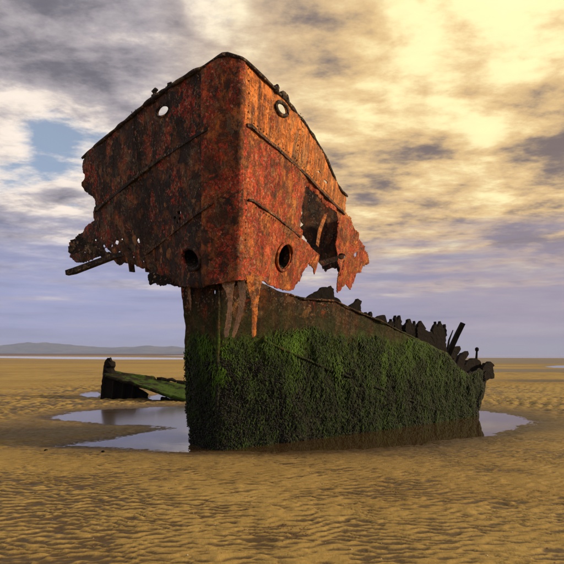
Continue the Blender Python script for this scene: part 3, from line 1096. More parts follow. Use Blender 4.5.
def strip(name, line, mat, s_init, hgt=0.075, out=0.055, off=0.0, clipu=None):
    """a rubbing band that stands proud of the plating along a seam"""
    pts = []
    s, z = s_init
    l = sorted(line)
    us = np.arange(l[0][0] if clipu is None else clipu[0], (l[-1][0] if clipu is None else clipu[1]) + 0.1, 2.0)
    start = int(np.argmin(np.abs(us - np.array(proj(upper(s, z))[0]))))
    order = list(range(start, len(us))); order2 = list(range(start - 1, -1, -1))
    res = {}
    for seq in (order, order2):
        s, z = s_init
        for k in seq:
            v = np.interp(us[k], [a for a, b_ in l], [b_ for a, b_ in l])
            s, z = inv_upper(us[k], v, s, z)
            res[k] = (s, z)
    sz = np.array([res[k] for k in sorted(res)])
    s_, z_ = sz[:, 0], sz[:, 1]
    wob = vnoise(np.stack([s_ * 4, z_ * 4, 0 * s_], -1), 7)
    q = [upper(s_, z_ - hgt * (0.5 + 0.10 * wob), 0.012), upper(s_, z_ - hgt * 0.42, out * (0.9 + 0.25 * wob)), upper(s_, z_ + hgt * 0.42, out * (0.8 + 0.25 * wob)), upper(s_, z_ + hgt * 0.5, 0.012)]
    V = np.stack(q, 1).reshape(-1, 3)
    Fc = []
    n = len(s_)
    for i in range(n - 1):
        for k in range(4):
            l_ = (k + 1) % 4
            Fc.append((i * 4 + k, (i + 1) * 4 + k, (i + 1) * 4 + l_, i * 4 + l_))
    Fc += [(0, 1, 2, 3), tuple(4 * (n - 1) + k for k in (3, 2, 1, 0))]
    return mesh_obj(name, V, Fc, mat, wreck, smooth=False), sz


strip('rubbing_band', L1, M['black_scale'], (-1.0, 5.2), 0.062, 0.045, clipu=(96, 208))
strip('rubbing_band', L2, M['rust_dark'], (-1.0, 4.2), 0.05, 0.035, clipu=(146, 215))
strip('rubbing_band', R1, M['rust_dark'], (0.7, 5.2), 0.065, 0.045, clipu=(246, 344))
strip('rubbing_band', R2, M['rust_dark'], (0.7, 4.2), 0.042, 0.030, clipu=(248, 301))


def surf_frame(s, z):
    h = 0.01
    p = upper(s, z)
    a = upper(s + h, z) - p; a /= np.linalg.norm(a)
    b_ = upper(s, z + h) - p; b_ /= np.linalg.norm(b_)
    n = np.cross(a, b_); n /= np.linalg.norm(n)
    if n[1] > 0: n = -n
    return p, a, b_, n


def ring_on(name, u, v, s, z, ra, rb, rot, tubew, mat, off=0.02, sides=8):
    """an oval flange lying on the plating round an opening; ra, rb in pixels at that place"""
    s, z = inv_upper(u, v, s, z)
    pts = []
    for k in range(28):
        an = 2 * math.pi * k / 28
        du, dv_ = ra * math.cos(an), rb * math.sin(an)
        c, sn = math.cos(R(rot)), math.sin(R(rot))
        uu, vv = u + du * c - dv_ * sn, v + du * sn + dv_ * c
        s2, z2 = inv_upper(uu, vv, s, z)
        pts.append(upper(s2, z2, off))
    V, Fc = tube(np.array(pts), tubew, sides, closed=True)
    return mesh_obj(name, V, Fc, mat, wreck), (s, z), np.array(pts)


def hawse(u, v, s, z, ra, rb, rot, matr, label):
    ring, (s, z), pts = ring_on('hawse_pipe', u, v, s, z, ra, rb, rot, 0.030, matr)
    p, a, b_, n = surf_frame(s, z)
    inward = -n * 0.55 + np.array([0, 0, 0.42]) + np.array([AXD[0], AXD[1], 0]) * 0.30
    V = []; Fc = []; k = len(pts); rows = 7
    for r_ in range(rows):
        t = r_ / (rows - 1)
        c = pts.mean(0)
        for q in pts:
            V.append(c + (q - c) * (1 - 0.12 * t) + inward * t * 1.5 - n * 0.01)
    for r_ in range(rows - 1):
        for q in range(k):
            l_ = (q + 1) % k
            Fc.append((r_ * k + q, r_ * k + l_, (r_ + 1) * k + l_, (r_ + 1) * k + q))
    Fc.append(tuple((rows - 1) * k + q for q in range(k)))
    mesh_obj('pipe_barrel', V, Fc, M['black_scale'], ring)
    ring['label'] = label
    return ring


hawse(192, 259, -0.9, 3.4, 8.2, 11.4, -24, M['rust_port_shaded'], 'dark hawse hole on the shaded side')
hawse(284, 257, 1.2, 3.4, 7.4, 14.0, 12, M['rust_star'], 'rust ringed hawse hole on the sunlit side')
ring_on('fairlead_ring', 163, 111, -1.8, 5.8, 7.2, 4.9, -38, 0.020, M['black_scale'], off=0.006)
ring_on('fairlead_ring', 281.5, 109, 1.2, 5.8, 4.6, 7.8, -32, 0.034, M['black_scale'], off=0.008)


# small fittings that stick up from the rail
def fitting(u, s_guess, shape, name):
    best = min(SD[(SD > s_guess - 1.2) & (SD < s_guess + 1.2)], key=lambda q: abs(proj(upper(q, zrail(q)))[0] - u))
    p = upper(best, zrail(best))
    t = upper(best + 0.05, zrail(best + 0.05)) - p; t /= np.linalg.norm(t)
    pts = [p + t * a + np.array([0, 0, b_]) for a, b_, r_ in shape]
    V, Fc = tube(np.array(pts), [r_ for a, b_, r_ in shape], 7)
    return mesh_obj(name, V, Fc, M['black_scale'], wreck)


fitting(154, -1.7, [(0.0, -0.06, 0.06), (0.0, 0.06, 0.055), (-0.01, 0.12, 0.05), (0.05, 0.15, 0.035), (0.09, 0.12, 0.02)], 'cleat')
fitting(166, -1.5, [(0.02, -0.06, 0.035), (0.02, 0.05, 0.03), (0.06, 0.085, 0.028), (0.14, 0.075, 0.022)], 'cleat')
fitting(276, 1.0, [(0.0, -0.05, 0.06), (0.0, 0.05, 0.06), (0.03, 0.085, 0.04), (0.09, 0.08, 0.02)], 'cleat')
fitting(283, 1.2, [(-0.08, 0.0, 0.05), (0.0, 0.055, 0.055), (0.1, 0.06, 0.05), (0.16, 0.0, 0.04)], 'cleat')

# rivets along the seams and the butts, dome heads
def rivet_rows():
    rows = []
    for line, s_i, cl, dzs in ((L1, (-1.0, 5.2), (100, 205), (0.10, -0.10)), (L2, (-1.0, 4.2), (150, 214), (0.07, -0.07)),
                               (R1, (0.7, 5.2), (254, 340), (0.10, -0.10)), (R2, (0.7, 4.2), (256, 300), (0.07, -0.07))):
        l = sorted(line); s, z = s_i; us = np.arange(cl[0], cl[1], 1.0)
        if s_i[0] < 0: us = us[::-1]
        acc = []
        for u in us:
            v = np.interp(u, [a for a, b_ in l], [b_ for a, b_ in l])
            s, z = inv_upper(u, v, s, z); acc.append((s, z))
        acc = np.array(acc)
        ln = np.concatenate([[0], np.cumsum(np.hypot(*np.diff(acc, axis=0).T))])
        for dzv in dzs:
            for q in np.arange(0, ln[-1], 0.095):
                rows.append((np.interp(q, ln, acc[:, 0]), np.interp(q, ln, acc[:, 1]) + dzv))
    for s in (-2.40, -2.28, SN0 - 0.14, SN1 + 0.14, 2.12, 2.24, -0.16, 0.26):
        for z in np.arange(3.2, 6.15, 0.095):
            rows.append((s, z))
    return rows


V, Fc = [], []
for (s, z) in rivet_rows():
    p, a, b_, n = surf_frame(s, z)
    u, v = proj(p)
    pol = PORT if s < 0 else STAR
    if sdf(pol, u, v) < 2 or min([ell(u, v, *h_) for h_ in (PORT_HOLES if s < 0 else STAR_HOLES)]) < 3 or random.random() < 0.22: continue
    p = upper(s, z, 0.006 + float(dent(np.array(s), np.array(z))))
    r_ = 0.017 * random.uniform(0.7, 1.1)
    i0 = len(V)
    for k in range(6):
        an = k * math.pi / 3
        V.append(p + r_ * (math.cos(an) * a + math.sin(an) * b_))
    V.append(p + n * r_ * 0.9)
    Fc += [(i0 + k, i0 + (k + 1) % 6, i0 + 6) for k in range(6)]
tag(mesh_obj('rivet_heads', V, Fc, M['rust_dark'], wreck), kind='stuff')

# inside the bow: frames, a rotten forecastle deck, a leaning bulkhead remnant behind the great hole
def frame_rib(s, ztop, zbot, mat, w=0.05, d=0.11):
    zs = np.linspace(zbot, ztop, 12)
    V = []
    for z in zs:
        o_ = upper(s, z, -0.035); i_ = upper(s, z, -0.035 - d)
        o2 = upper(s + w, z, -0.035); i2 = upper(s + w, z, -0.035 - d)
        V += [o_, o2, i2, i_]
    Fc = []
    for i in range(len(zs) - 1):
        for k in range(4):
            l_ = (k + 1) % 4
            Fc.append((4 * i + k, 4 * i + l_, 4 * i + 4 + l_, 4 * i + 4 + k))
    Fc += [(3, 2, 1, 0), tuple(4 * (len(zs) - 1) + k for k in range(4))]
    return mesh_obj('frame_rib', V, Fc, mat, wreck, smooth=False)


for s in (-0.50, -1.30, -2.55, -3.15):
    frame_rib(s, zrail(s) - 0.08, max(3.0, 2.95 + 0.12 * abs(s)), M['rust_dark'])
for s in (0.70, 1.85, 2.45):
    frame_rib(s, zrail(s) - 0.08, 3.15, M['rust_dark'])

zdk = 5.15
dk = []
for s in np.linspace(-1.9, 2.5, 30):
    dk.append(upper(s, zdk, -0.05))
dk = [tuple(p[:2]) for p in dk]
back = [dk[-1], (0.05, 9.0), (-0.35, 9.25), (-0.7, 8.95), (-1.2, 9.2), (-1.7, 8.95), dk[0]]
poly = dk + [tuple(np.array(back[k]) + rng.normal(0, 0.05, 2)) for k in range(1, len(back) - 1)]
V, Fc = slab([(x_, y_, zdk) for x_, y_ in poly], np.array([0, 0, -0.03]))
o = mesh_obj('forecastle_deck', V, Fc, M['rust_dark'], wreck, smooth=False)
for k in range(4):
    t = 0.2 + 0.2 * k
    a = upper(-0.5 - 0.42 * k, zdk - 0.04, -0.08); b_ = upper(0.6 + 0.5 * k, zdk - 0.04, -0.08)
    V, Fc = slab([a, b_, b_ + np.array([0, 0, -0.13]), a + np.array([0, 0, -0.13])], np.array([0.0, 0.05, 0]))
    mesh_obj('deck_beam', V, Fc, M['rust_dark'], wreck, smooth=False)


def cutout(name, poly, Y0, mat, th=0.05, tilt=0.0, seed=3, amp=0.6, step=1.6, parent=None, depth=None, smooth_=False):
    """a torn plate: outline drawn in pixels on a plane that stands across the view at Y0 (+ tilt m per m of X)"""
    pts = []
    kc = (np.mean([q[0] for q in poly]) - 282.0) / F
    for u, v in rag(poly, step, amp, seed):
        k = (u - 282.0) / F
        Y = Y0 * (1 - tilt * kc) / (1 - tilt * k)
        pts.append(px(u, v, Y))
    V, Fc = slab(pts, np.array(depth if depth is not None else (0.0, th, 0.0)))
    o = mesh_obj(name, V, Fc, mat, parent or wreck, smooth=False)
    bm = bmesh.new(); bm.from_mesh(o.data)
    bmesh.ops.triangulate(bm, faces=[f for f in bm.faces if len(f.verts) > 4])
    bmesh.ops.recalc_face_normals(bm, faces=bm.faces[:])
    bm.to_mesh(o.data); bm.free()
    return o


cutout('bulkhead_remnant', [(305, 187), (312, 184), (338, 208), (343, 216), (344, 262), (341, 276), (337, 268), (331, 268), (326, 272), (322, 267), (316, 258), (311, 247), (305, 238), (301, 232), (300, 227), (303.5, 224), (300, 219), (302, 214), (301, 203), (303, 194)],
       12.9, M['rust_dark'], 0.04, tilt=0.15, seed=11, amp=1.0)
V, Fc = slab([px(328, 203, 12.2), px(331, 203.5, 12.2), px(321, 233, 11.3), px(318.5, 247, 11.0), px(316, 244, 11.0), px(318, 230, 11.3)], np.array([0.0, 0.05, 0.0]))
mesh_obj('strut', V, Fc, M['rust_strip'], wreck, smooth=False)

# the spar and ragged bits hanging from the torn port edge
V, Fc = tube(np.array([px(67, 273, 10.75), px(74, 271.2, 10.7), px(92, 264.5, 10.5), px(112, 257, 10.2), px(134, 252, 9.85)]), [0.075, 0.085, 0.08, 0.075, 0.06], 4)
mesh_obj('broken_spar', V, Fc, M['black_scale'], wreck, smooth=False)
cutout('torn_plate', [(70, 240), (78, 236), (86, 240), (96, 246), (104, 250), (113, 254), (112, 258), (101, 257), (92, 255), (80, 250), (74, 254), (68, 252)], 10.35, M['black_scale'], 0.03, seed=5, amp=0.9)
cutout('torn_plate', [(149, 272), (156, 273), (165, 276), (178, 282), (182, 287), (168, 284), (160, 286), (156, 283), (150, 285), (148, 280)], 8.95, M['black_scale'], 0.05, seed=6, amp=1.0)

# ------------------------------------------------------------------ the lower hull
lp = [(-1.15, -1.98, 8.95), (-0.60, -1.56, 8.60), (0.0, -1.10, 8.11)]
LDIR = np.array([5.20 + 1.05, 12.70 - 8.10]); LLEN = np.linalg.norm(LDIR); LDIR /= LLEN
lc = [(-1.00, -1.84, 8.82), (-0.5, -1.50, 8.48), (-0.12, -1.20, 8.18), (0.0, -1.09, 8.10), (0.12, -0.97, 8.12)]
for t in np.arange(0.4, LLEN + 2.6, 0.4):
    bow = 0.16 * math.sin(math.pi * min(t / LLEN, 1))
    lc.append((t, -1.05 + LDIR[0] * t + LDIR[1] * bow, 8.10 + LDIR[1] * t - LDIR[0] * bow))
lc = np.array(lc)
LS = np.arange(lc[0, 0], lc[-1, 0], 0.02)
LX, LY = gsm(np.interp(LS, lc[:, 0], lc[:, 1]), 5), gsm(np.interp(LS, lc[:, 0], lc[:, 2]), 5)
LTX, LTY = np.gradient(LX, LS), np.gradient(LY, LS)
tl = np.hypot(LTX, LTY); LTX /= tl; LTY /= tl


def lower(s, z, off=0.0):
    x = np.interp(s, LS, LX); y = np.interp(s, LS, LY)
    tx = np.interp(s, LS, LTX); ty = np.interp(s, LS, LTY)
    fl = 0.17 * np.clip(z, -0.5, 4) / 2.8 * (-0.2 + 1.2 * smooth(np.abs(s), 0.1, 1.3)) + off
    return np.stack([x + ty * fl, y - tx * fl, z + 0 * x], -1)


def inv_lower(u, v, s=2.0, z=1.0):
    for _ in range(40):
        p = lower(s, z); a = np.array(proj(p)); e = np.array([u, v]) - a
        if np.abs(e).max() < 0.01: break
        h = 1e-3
        Js = (np.array(proj(lower(s + h, z))) - a) / h; Jz = (np.array(proj(lower(s, z + h))) - a) / h
        d = np.linalg.lstsq(np.stack([Js, Jz], 1), e, rcond=None)[0]; m = np.abs(d).max()
        if m > 0.4: d *= 0.4 / m
        s += d[0]; z += d[1]
    return s, z


LOW = [(181.5, 262), (182, 290), (184, 306), (185, 330), (185.5, 352), (186, 380), (187, 410), (190, 428), (191, 500), (480, 500), (478, 417), (479, 407), (485.5, 386),
       (492.5, 376), (479, 368.5), (467, 374), (458, 366), (447, 353.5), (425, 342.5), (400, 330.5), (386, 323), (376, 318.5), (350, 307.5), (335, 300), (303, 298),
       (289, 293.5), (276, 290.5), (262, 283), (258, 276), (258, 262)]
LHOLES = [(215, 292, 1.0, 3, 0)]


def ldent(s, z):
    p = np.stack([s, z, 0 * s], -1)
    d = 0.035 * fbm(p * np.array([0.9, 1.1, 1]), 3, 201)
    tide = smooth(-(z + 0.2 * fbm(p * 2, 2, 203)), -2.0, -1.5)
    d += 0.008 * smooth(fbm(p * np.array([5, 5, 1]), 4, 205), -0.05, 0.05) * (1 - tide)
    d += tide * (0.06 * np.clip(fbm(p * np.array([4.5, 3, 1]), 3, 209) + 0.3, 0, 1) + 0.02 * fbm(p * np.array([25, 18, 1]), 2, 215))
    return d


def lower_plate(sa, sb, za, zb, off, slope=None, step=0.025):
    S_ = np.arange(sa, sb + step, step); Z_ = np.arange(za, zb + step, step)
    SS, ZZ = np.meshgrid(S_, Z_, indexing='ij')
    u, v = proj(lower(SS, ZZ))
    p = np.stack([SS, ZZ, 0 * SS], -1)
    f = sdf(LOW, u, v) + 1.0 * fbm(p * np.array([8, 8, 1]), 3, 221)
    for h_ in LHOLES: f = np.minimum(f, ell(u, v, *h_))
    f = np.minimum(f, (sb - SS) * 60); f = np.minimum(f, (SS - sa) * 60)
    if slope is not None:
        lo, hi = slope
        if lo is not None: f = np.minimum(f, above(lo, u, v))
        if hi is not None: f = np.minimum(f, -above(hi, u, v))
    V, Fc = clip_grid(lower(SS, ZZ, off + ldent(SS, ZZ)), f)
    V, Fc = keep_large(V, Fc)
    o = big_mesh('lower_hull_plate', V, Fc, M['hull'], wreck)
    solidify(o, 0.03)
    return o


RL = [(190, 318), (258, 338), (275, 346), (320, 366), (380, 389), (430, 408), (480, 430)]
lower_plate(-1.0, 0.0, -0.35, 3.15, 0.0)
for sa, sb, of in ((-0.02, 2.6, 0.006), (2.58, 5.2, 0.0), (5.18, 8.0, 0.006)):
    lower_plate(sa, sb, -0.35, 3.15, of, (RL, None))
    lower_plate(sa, sb, -0.35, 3.15, of + 0.012, (None, RL))
# stem bar down the nose
zs = np.linspace(-0.3, 2.95, 30)
pth = lower(0.0 * zs, zs, 0.03 + 0.012 * vnoise(np.stack([zs * 4, 0 * zs, 0 * zs], -1), 31))
V, Fc = tube(pth, 0.038 + 0.012 * vnoise(np.stack([zs * 5, 0 * zs, 0 * zs + 2], -1), 33), 8)
mesh_obj('stem_bar', V, Fc, M['hull'], wreck)
# bilge stringer, weed grown
acc = []; s, z = 0.8, 1.8
for u in np.arange(262, 476, 3.0):
    s, z = inv_lower(u, np.interp(u, [a for a, b_ in RL], [b_ for a, b_ in RL]), s, z)
    acc.append(lower(s, z, 0.035 + 0.02 * float(vnoise(np.array([s * 3, 0, 0]), 3))))
V, Fc = tube(np.array(acc), [0.030 + 0.012 * float(vnoise(np.array([k * 0.7, 0, 0]), 9)) for k in range(len(acc))], 6)
mesh_obj('bilge_stringer', V, Fc, M['hull'], wreck)
# torn top edge: angle bar
acc = []; s, z = 0.9, 2.8
EDGE = [(276, 291.5), (289, 294.5), (303, 299), (335, 301), (350, 308.5), (376, 319.5), (386, 324), (400, 331.5), (425, 343.5), (447, 354.5), (458, 367), (466, 374.5)]
for u in np.arange(290, 464, 3.0):
    s, z = inv_lower(u, np.interp(u, [a for a, b_ in EDGE], [b_ for a, b_ in EDGE]), s, z)
    acc.append(lower(s, z, 0.02 + 0.02 * float(vnoise(np.array([s * 3, 0, 0]), 3))))
V, Fc = tube(np.array(acc), [0.020 + 0.012 * float(vnoise(np.array([k * 0.8, 0, 0]), 10)) for k in range(len(acc))], 6)
mesh_obj('edge_angle', V, Fc, M['hull'], wreck)

# dangling strips of plate under the overhang
cutout('hanging_plate_strip', [(219, 280), (236, 279), (233.5, 288), (232.3, 298), (231.5, 315), (229.8, 329), (227.5, 337), (224.5, 337.5), (224.2, 330), (226.5, 316), (228, 301), (225.5, 291)], 7.86, M['pale_strip'], 0.02, seed=51, amp=0.5)
cutout('hanging_plate_strip', [(237, 277), (244.5, 277), (245.6, 298), (243, 312), (238.5, 326), (234, 338), (231.6, 337), (235, 322), (238.4, 310), (239.4, 297)], 7.88, M['pale_strip'], 0.02, seed=52, amp=0.5)
cutout('hanging_plate_strip', [(246, 275), (263, 276), (260, 290), (258.4, 303), (257, 318), (256, 335), (252.6, 338), (251.6, 330), (252.0, 312), (251, 298), (248, 288)], 7.98, M['rust_strip'], 0.02, tilt=0.5, seed=53, amp=0.5)
cutout('hanging_plate_strip', [(185, 282), (190, 283), (190.5, 292), (191.5, 303), (191, 311), (189.5, 303), (187.5, 292)], 8.45, M['pale_strip'], 0.02, seed=54, amp=0.4)
# underside plate closing the overhang between upper bow and lower hull
cl = [upper(s, 2.99, -0.10) for s in np.linspace(-0.80, 0.55, 24)] + [np.array([*lower(s, 2.9)[:2], 2.96]) + np.array([0.03, 0.05, 0]) for s in (0.5, 0.3, 0.1, -0.2, -0.5, -0.7)]
V, Fc = slab(cl, np.array([0, 0, 0.03]))
mesh_obj('overhang_plate', V, Fc, M['black_scale'], wreck, smooth=False)

# ragged remains that stand up behind the top edge of the lower hull
def behind(u, v_, dY):
    s, z = inv_lower(u, v_, max(0.5, (u - 240) / 35.0), 1.8)
    return min(float(lower(s, z)[1]), 12.55) + dY


def stub(name, poly, dY, seed, mat=None, th=0.12, amp=0.6):
    u = np.mean([p[0] for p in poly]); v = max(p[1] for p in poly)
    Y = behind(u, v, dY)
    return cutout(name, poly, Y, mat or M['black'], th, tilt=0.5, seed=seed, amp=amp, depth=(-0.04, th, 0.0))


stub('frame_stub', [(302, 302), (309, 296), (318, 291), (322, 287), (328, 287.5), (331, 285.5), (334, 289), (334.5, 297), (340, 300), (345, 312), (325, 312)], 0.12, 21)
stub('frame_stub', [(349, 312), (351, 305), (356, 302), (358, 298.5), (362, 301), (360.5, 305), (362, 318), (355, 320)], 0.08, 22, amp=0.4)
stub('frame_stub', [(376, 326), (377, 318), (380, 315.5), (385, 315), (387, 321), (389, 331)], 0.10, 23, amp=0.4)
stub('inner_plate', [(386, 334), (388, 325), (396, 322), (404, 325), (412, 327), (420, 329), (428, 331), (436, 334), (444, 338), (449, 356), (436, 356), (410, 346)], 0.24, 24, M['black'], amp=1.2)
rst = random.Random(12)
for k, (u_, top) in enumerate([(391.5, 316.5), (396, 314.5), (400, 312.8), (404.5, 318), (410, 316.4), (415, 321), (421, 317.6), (425.5, 324), (431, 325), (436, 320.8), (440.5, 322), (445.5, 322.6)]):
    if k in (3, 7, 8): continue
    w_ = rst.uniform(1.3, 4.6); lean = rst.uniform(-1.5, 4.5); top += rst.uniform(-1.0, 4.0)
    bot = np.interp(u_, [a for a, b_ in EDGE], [b_ for a, b_ in EDGE]) + 5
    stub('frame_stub', [(u_ - w_ - lean, bot), (u_ - w_ - lean * 0.4, top + 7), (u_ - w_ * 0.6, top + 3.5), (u_ + 0.2, top), (u_ + w_ * 0.4, top + 2.5), (u_ + w_, top + 6.5), (u_ + w_ * 1.1 - lean * 0.5, bot)],
         0.12 + 0.05 * (k % 3), 60 + k, M['black'], th=0.07, amp=0.9)
for k, u_ in enumerate((366, 371, 454, 470, 486)):
    bot = np.interp(u_, [a for a, b_ in EDGE], [b_ for a, b_ in EDGE]) + 4
    top = bot - rst.uniform(7, 10); w_ = rst.uniform(1.3, 2.2)
    stub('frame_stub', [(u_ - w_, bot), (u_ - w_ * 0.6, top + 1.5), (u_ + 0.4, top), (u_ + w_, top + 2), (u_ + w_, bot)], 0.10, 80 + k, M['black'], th=0.06, amp=0.35)
yb = behind(450, 356, 0.15)
V, Fc = tube(np.array([px(446.5, 360, yb + 0.1), px(451, 348, yb + 0.05), px(457, 335, yb), px(463, 323, yb - 0.05)]), [0.07, 0.075, 0.072, 0.07], 4)
mesh_obj('leaning_frame', V, Fc, M['black'], wreck, smooth=False)
V, Fc = tube(np.array([px(446, 356, yb + 0.2), px(449, 340, yb + 0.2), px(453, 330, yb + 0.18)]), [0.03, 0.025, 0.012], 5)
mesh_obj('frame_stub', V, Fc, M['black'], wreck, smooth=False)
stub('frame_stub', [(449, 362), (452, 352), (455, 347), (460, 346), (461, 349), (457, 356), (454, 366)], 0.12, 27, amp=0.4)
stub('frame_stub', [(456, 368), (459, 358), (463, 353), (468, 351), (469, 354), (465, 361), (463, 372)], 0.12, 28, amp=0.4)
stub('inner_plate', [(463, 378), (464, 366), (468, 361), (473, 358.5), (478, 359.5), (481, 362), (484, 372), (478, 380)], 0.35, 29, th=0.15, amp=1.1)
yb = behind(476, 372, 0.45)
V, Fc = tube(np.array([px(476, 364, yb), px(476.4, 358, yb), px(476.8, 351.5, yb), px(476.9, 350.6, yb), px(476.9, 349.4, yb), px(476.9, 348, yb), px(476.9, 347.2, yb)]), [0.05, 0.03, 0.024, 0.045, 0.05, 0.045, 0.01], 8)
o = mesh_obj('bollard_pin', V, Fc, M['black'], wreck)
stub('frame_stub', [(481, 378), (483, 369), (486, 363), (490, 361.5), (493.5, 364), (494, 371), (494.5, 376), (492, 379), (488, 380)], 0.20, 31, th=0.12, amp=1.2)
# aft return of the broken hull, so the fragment is a hull and not a fence
e0 = lower(LLEN - 0.02, 0.0); e1 = lower(LLEN + 0.15, 1.15)
V, Fc = slab([e0 + np.array([0, 0, -0.35]), e0 + np.array([-1.5, 1.2, -0.35]), e0 + np.array([-1.7, 1.5, 0.5]), e0 + np.array([-0.8, 0.9, 0.95]), e1 + np.array([-0.1, 0.1, -0.1])], np.array([0.03, 0.05, 0]))
mesh_obj('transom_remnant', V, Fc, M['hull'], wreck, smooth=False)
for k, s in enumerate(np.arange(0.8, 7.4, 0.6)):
    p0 = lower(s, -0.3, -0.06); u_, v_ = proj(lower(s, 1.0))
    top = np.interp(u_ , [a for a, b_ in EDGE], [b_ for a, b_ in EDGE])
    s2, z2 = inv_lower(u_, top, s, 1.5)
    zt = max(0.6, z2 - 0.06)
    zz_ = np.linspace(-0.3, zt, 8)
    pth = lower(s + 0 * zz_, zz_, -0.10)
    V, Fc = tube(pth, 0.045, 4)
    mesh_obj('frame_rib', V, Fc, M['black'], wreck, smooth=False)
# floor timbers / plates across the bottom inside
for k, s in enumerate((1.6, 3.0, 4.4, 5.8)):
    a = lower(s, 0.2, -0.12); b_ = a + np.array([-1.4, 1.7, 0.05])
    V, Fc = slab([a + np.array([0, 0, -0.5]), b_ + np.array([0, 0, -0.5]), b_, a + np.array([0, 0, 0.25])], np.array([0.06, 0.05, 0]))
    mesh_obj('floor_frame', V, Fc, M['black'], wreck, smooth=False)

# ------------------------------------------------------------------ growth on the lower hull
def normal_lower(s):
    tx = np.interp(s, LS, LTX); ty = np.interp(s, LS, LTY)
    return np.stack([ty, -tx, 0 * s], -1), np.stack([tx, ty, 0 * s], -1)


def fronds(name, N, Lr, wr, liftr, seed, thin, tint_add, clumps=None):
    """flat hanging fronds; clumps = number of tufts they gather in, else spread"""
    rg = np.random.default_rng(seed)
    if clumps:
        cs = rg.uniform(-0.95, 7.75, clumps); cz = rg.uniform(0.15, 2.0, clumps) ** 1.0
        pick = rg.integers(0, clumps, N)
        s = cs[pick] + rg.normal(0, 0.045, N); z = cz[pick] + rg.normal(0, 0.05, N)
    else:
        s = rg.uniform(-0.95, 7.75, N); z = rg.uniform(-0.02, 2.15, N)
    u, v = proj(lower(s, z))
    p = np.stack([s, z, 0 * s], -1)
    den = smooth(-(z + 0.35 * fbm(p * np.array([1.2, 1.2, 1]), 3, 301)), -2.05, -1.7)
    if thin: den = den * (0.05 + 0.95 * smooth(fbm(p * np.array([3.0, 1.3, 1]), 3, 305), -0.22, 0.15))
    den = den * (1 - 0.55 * smooth(-z, -1.25, -0.7) * smooth(-s, -2.0, -0.6)) * (1 - 0.35 * smooth(-z, -1.0, -0.4))
    ok = (sdf(LOW, u, v) > 1.0) & (rg.uniform(0, 1, N) < den)
    s, z = s[ok], z[ok]
    n = len(s)
    base = lower(s, z, ldent(s, z) + 0.012)
    nr, tg = normal_lower(s)
    L = rg.uniform(*Lr, n) * (0.7 + 0.8 * rg.uniform(0, 1, n) ** 2)
    w = rg.uniform(*wr, n); lift = rg.uniform(*liftr, n); lean = rg.normal(0, 0.4, n)
    dn = np.array([0, 0, -1.0])
    rows = []
    for k, (t, ww, lf) in enumerate(((0, 0.6, 0), (0.45, 1.0, 1.0), (1.0, 0.45, 0.6))):
        c = base + dn * (L * t)[:, None] + nr * (lift * lf)[:, None] + tg * (lean * L * t)[:, None]
        rows.append(c - tg * (w * ww)[:, None]); rows.append(c + tg * (w * ww)[:, None])
    V = np.stack(rows, 1).reshape(-1, 3)
    b0 = np.arange(n)[:, None] * 6
    Fc = np.concatenate([b0 + np.array([0, 1, 3, 2]), b0 + np.array([2, 3, 5, 4])])
    o = big_mesh(name, V, Fc, M['weed'], wreck)
    p = np.stack([s, z, 0 * s], -1)
    cl = 0.5 * smooth(0.5 + 0.5 * fbm(p * np.array([1.6, 2.2, 1]), 3, 311), 0.30, 0.72) + 0.8 * smooth(fbm(p * np.array([4.0, 0.9, 1]), 3, 315), 0.0, 0.35)
    hi = smooth(z, 0.5, 1.9)
    ti = np.clip(rg.uniform(0, 1, n) ** 2.5 * 0.40 + 0.55 * cl * (0.18 + 0.82 * hi) + 0.12 * hi - 0.09 + tint_add, 0, 1)
    ti = np.where((s > -0.12) & (s < 0.16), np.clip(ti + 0.35 * hi + 0.1, 0, 1), ti)
    at_ = o.data.attributes.new('tint', 'FLOAT', 'POINT')
    at_.data.foreach_set('value', np.repeat(ti, 6).astype(np.float32))
    return tag(o, kind='stuff')


fronds('hanging_seaweed', 90000, (0.03, 0.085), (0.004, 0.011), (0.006, 0.03), 3, True, 0.07)
fronds('seaweed_tufts', 12000, (0.05, 0.12), (0.006, 0.013), (0.015, 0.05), 4, False, -0.06, clumps=900)

N = 26000
s = np.where(rng.uniform(0, 1, N) < 0.45, rng.uniform(-1.0, 1.3, N), rng.uniform(-0.5, 7.6, N)); z = rng.uniform(-0.02, 1.75, N)
u, v = proj(lower(s, z))
p = np.stack([s, z, 0 * s], -1)
den = (1 - 0.6 * smooth(s, 1.2, 2.5)) * smooth(-(z + 0.3 * fbm(p * np.array([1.5, 1.2, 1]), 3, 321)), -1.62, -1.3) * (0.3 + 0.7 * smooth(fbm(p * np.array([3, 2, 1]), 3, 325), -0.3, 0.2))
ok = (sdf(LOW, u, v) > 0.6) & (rng.uniform(0, 1, N) < den)
s, z = s[ok], z[ok]; n = len(s)
base = lower(s, z, ldent(s, z) + 0.012)
nr, tg = normal_lower(s)
ln = rng.uniform(0.014, 0.030, n)
ax = nr * rng.uniform(0.3, 1.0, n)[:, None] + tg * rng.normal(0, 0.6, n)[:, None] + np.array([0, 0, 1.0]) * rng.normal(-0.3, 0.6, n)[:, None]
ax /= np.linalg.norm(ax, axis=1)[:, None]
sd_ = np.cross(ax, tg + 0.3 * nr); sd_ /= np.linalg.norm(sd_, axis=1)[:, None]
bd = np.cross(ax, sd_)
pts = [base - ax * ln[:, None] * 0.3, base + ax * ln[:, None] * 1.5]
mid = base + ax * ln[:, None] * 0.85
for (ca, cb) in ((1, 0), (0, 0.55), (-1, 0), (0, -0.55)):
    pts.append(mid + (sd_ * ca + bd * cb) * (ln * 0.55)[:, None])
V = np.stack(pts, 1).reshape(-1, 3)
b0 = np.arange(n)[:, None] * 6
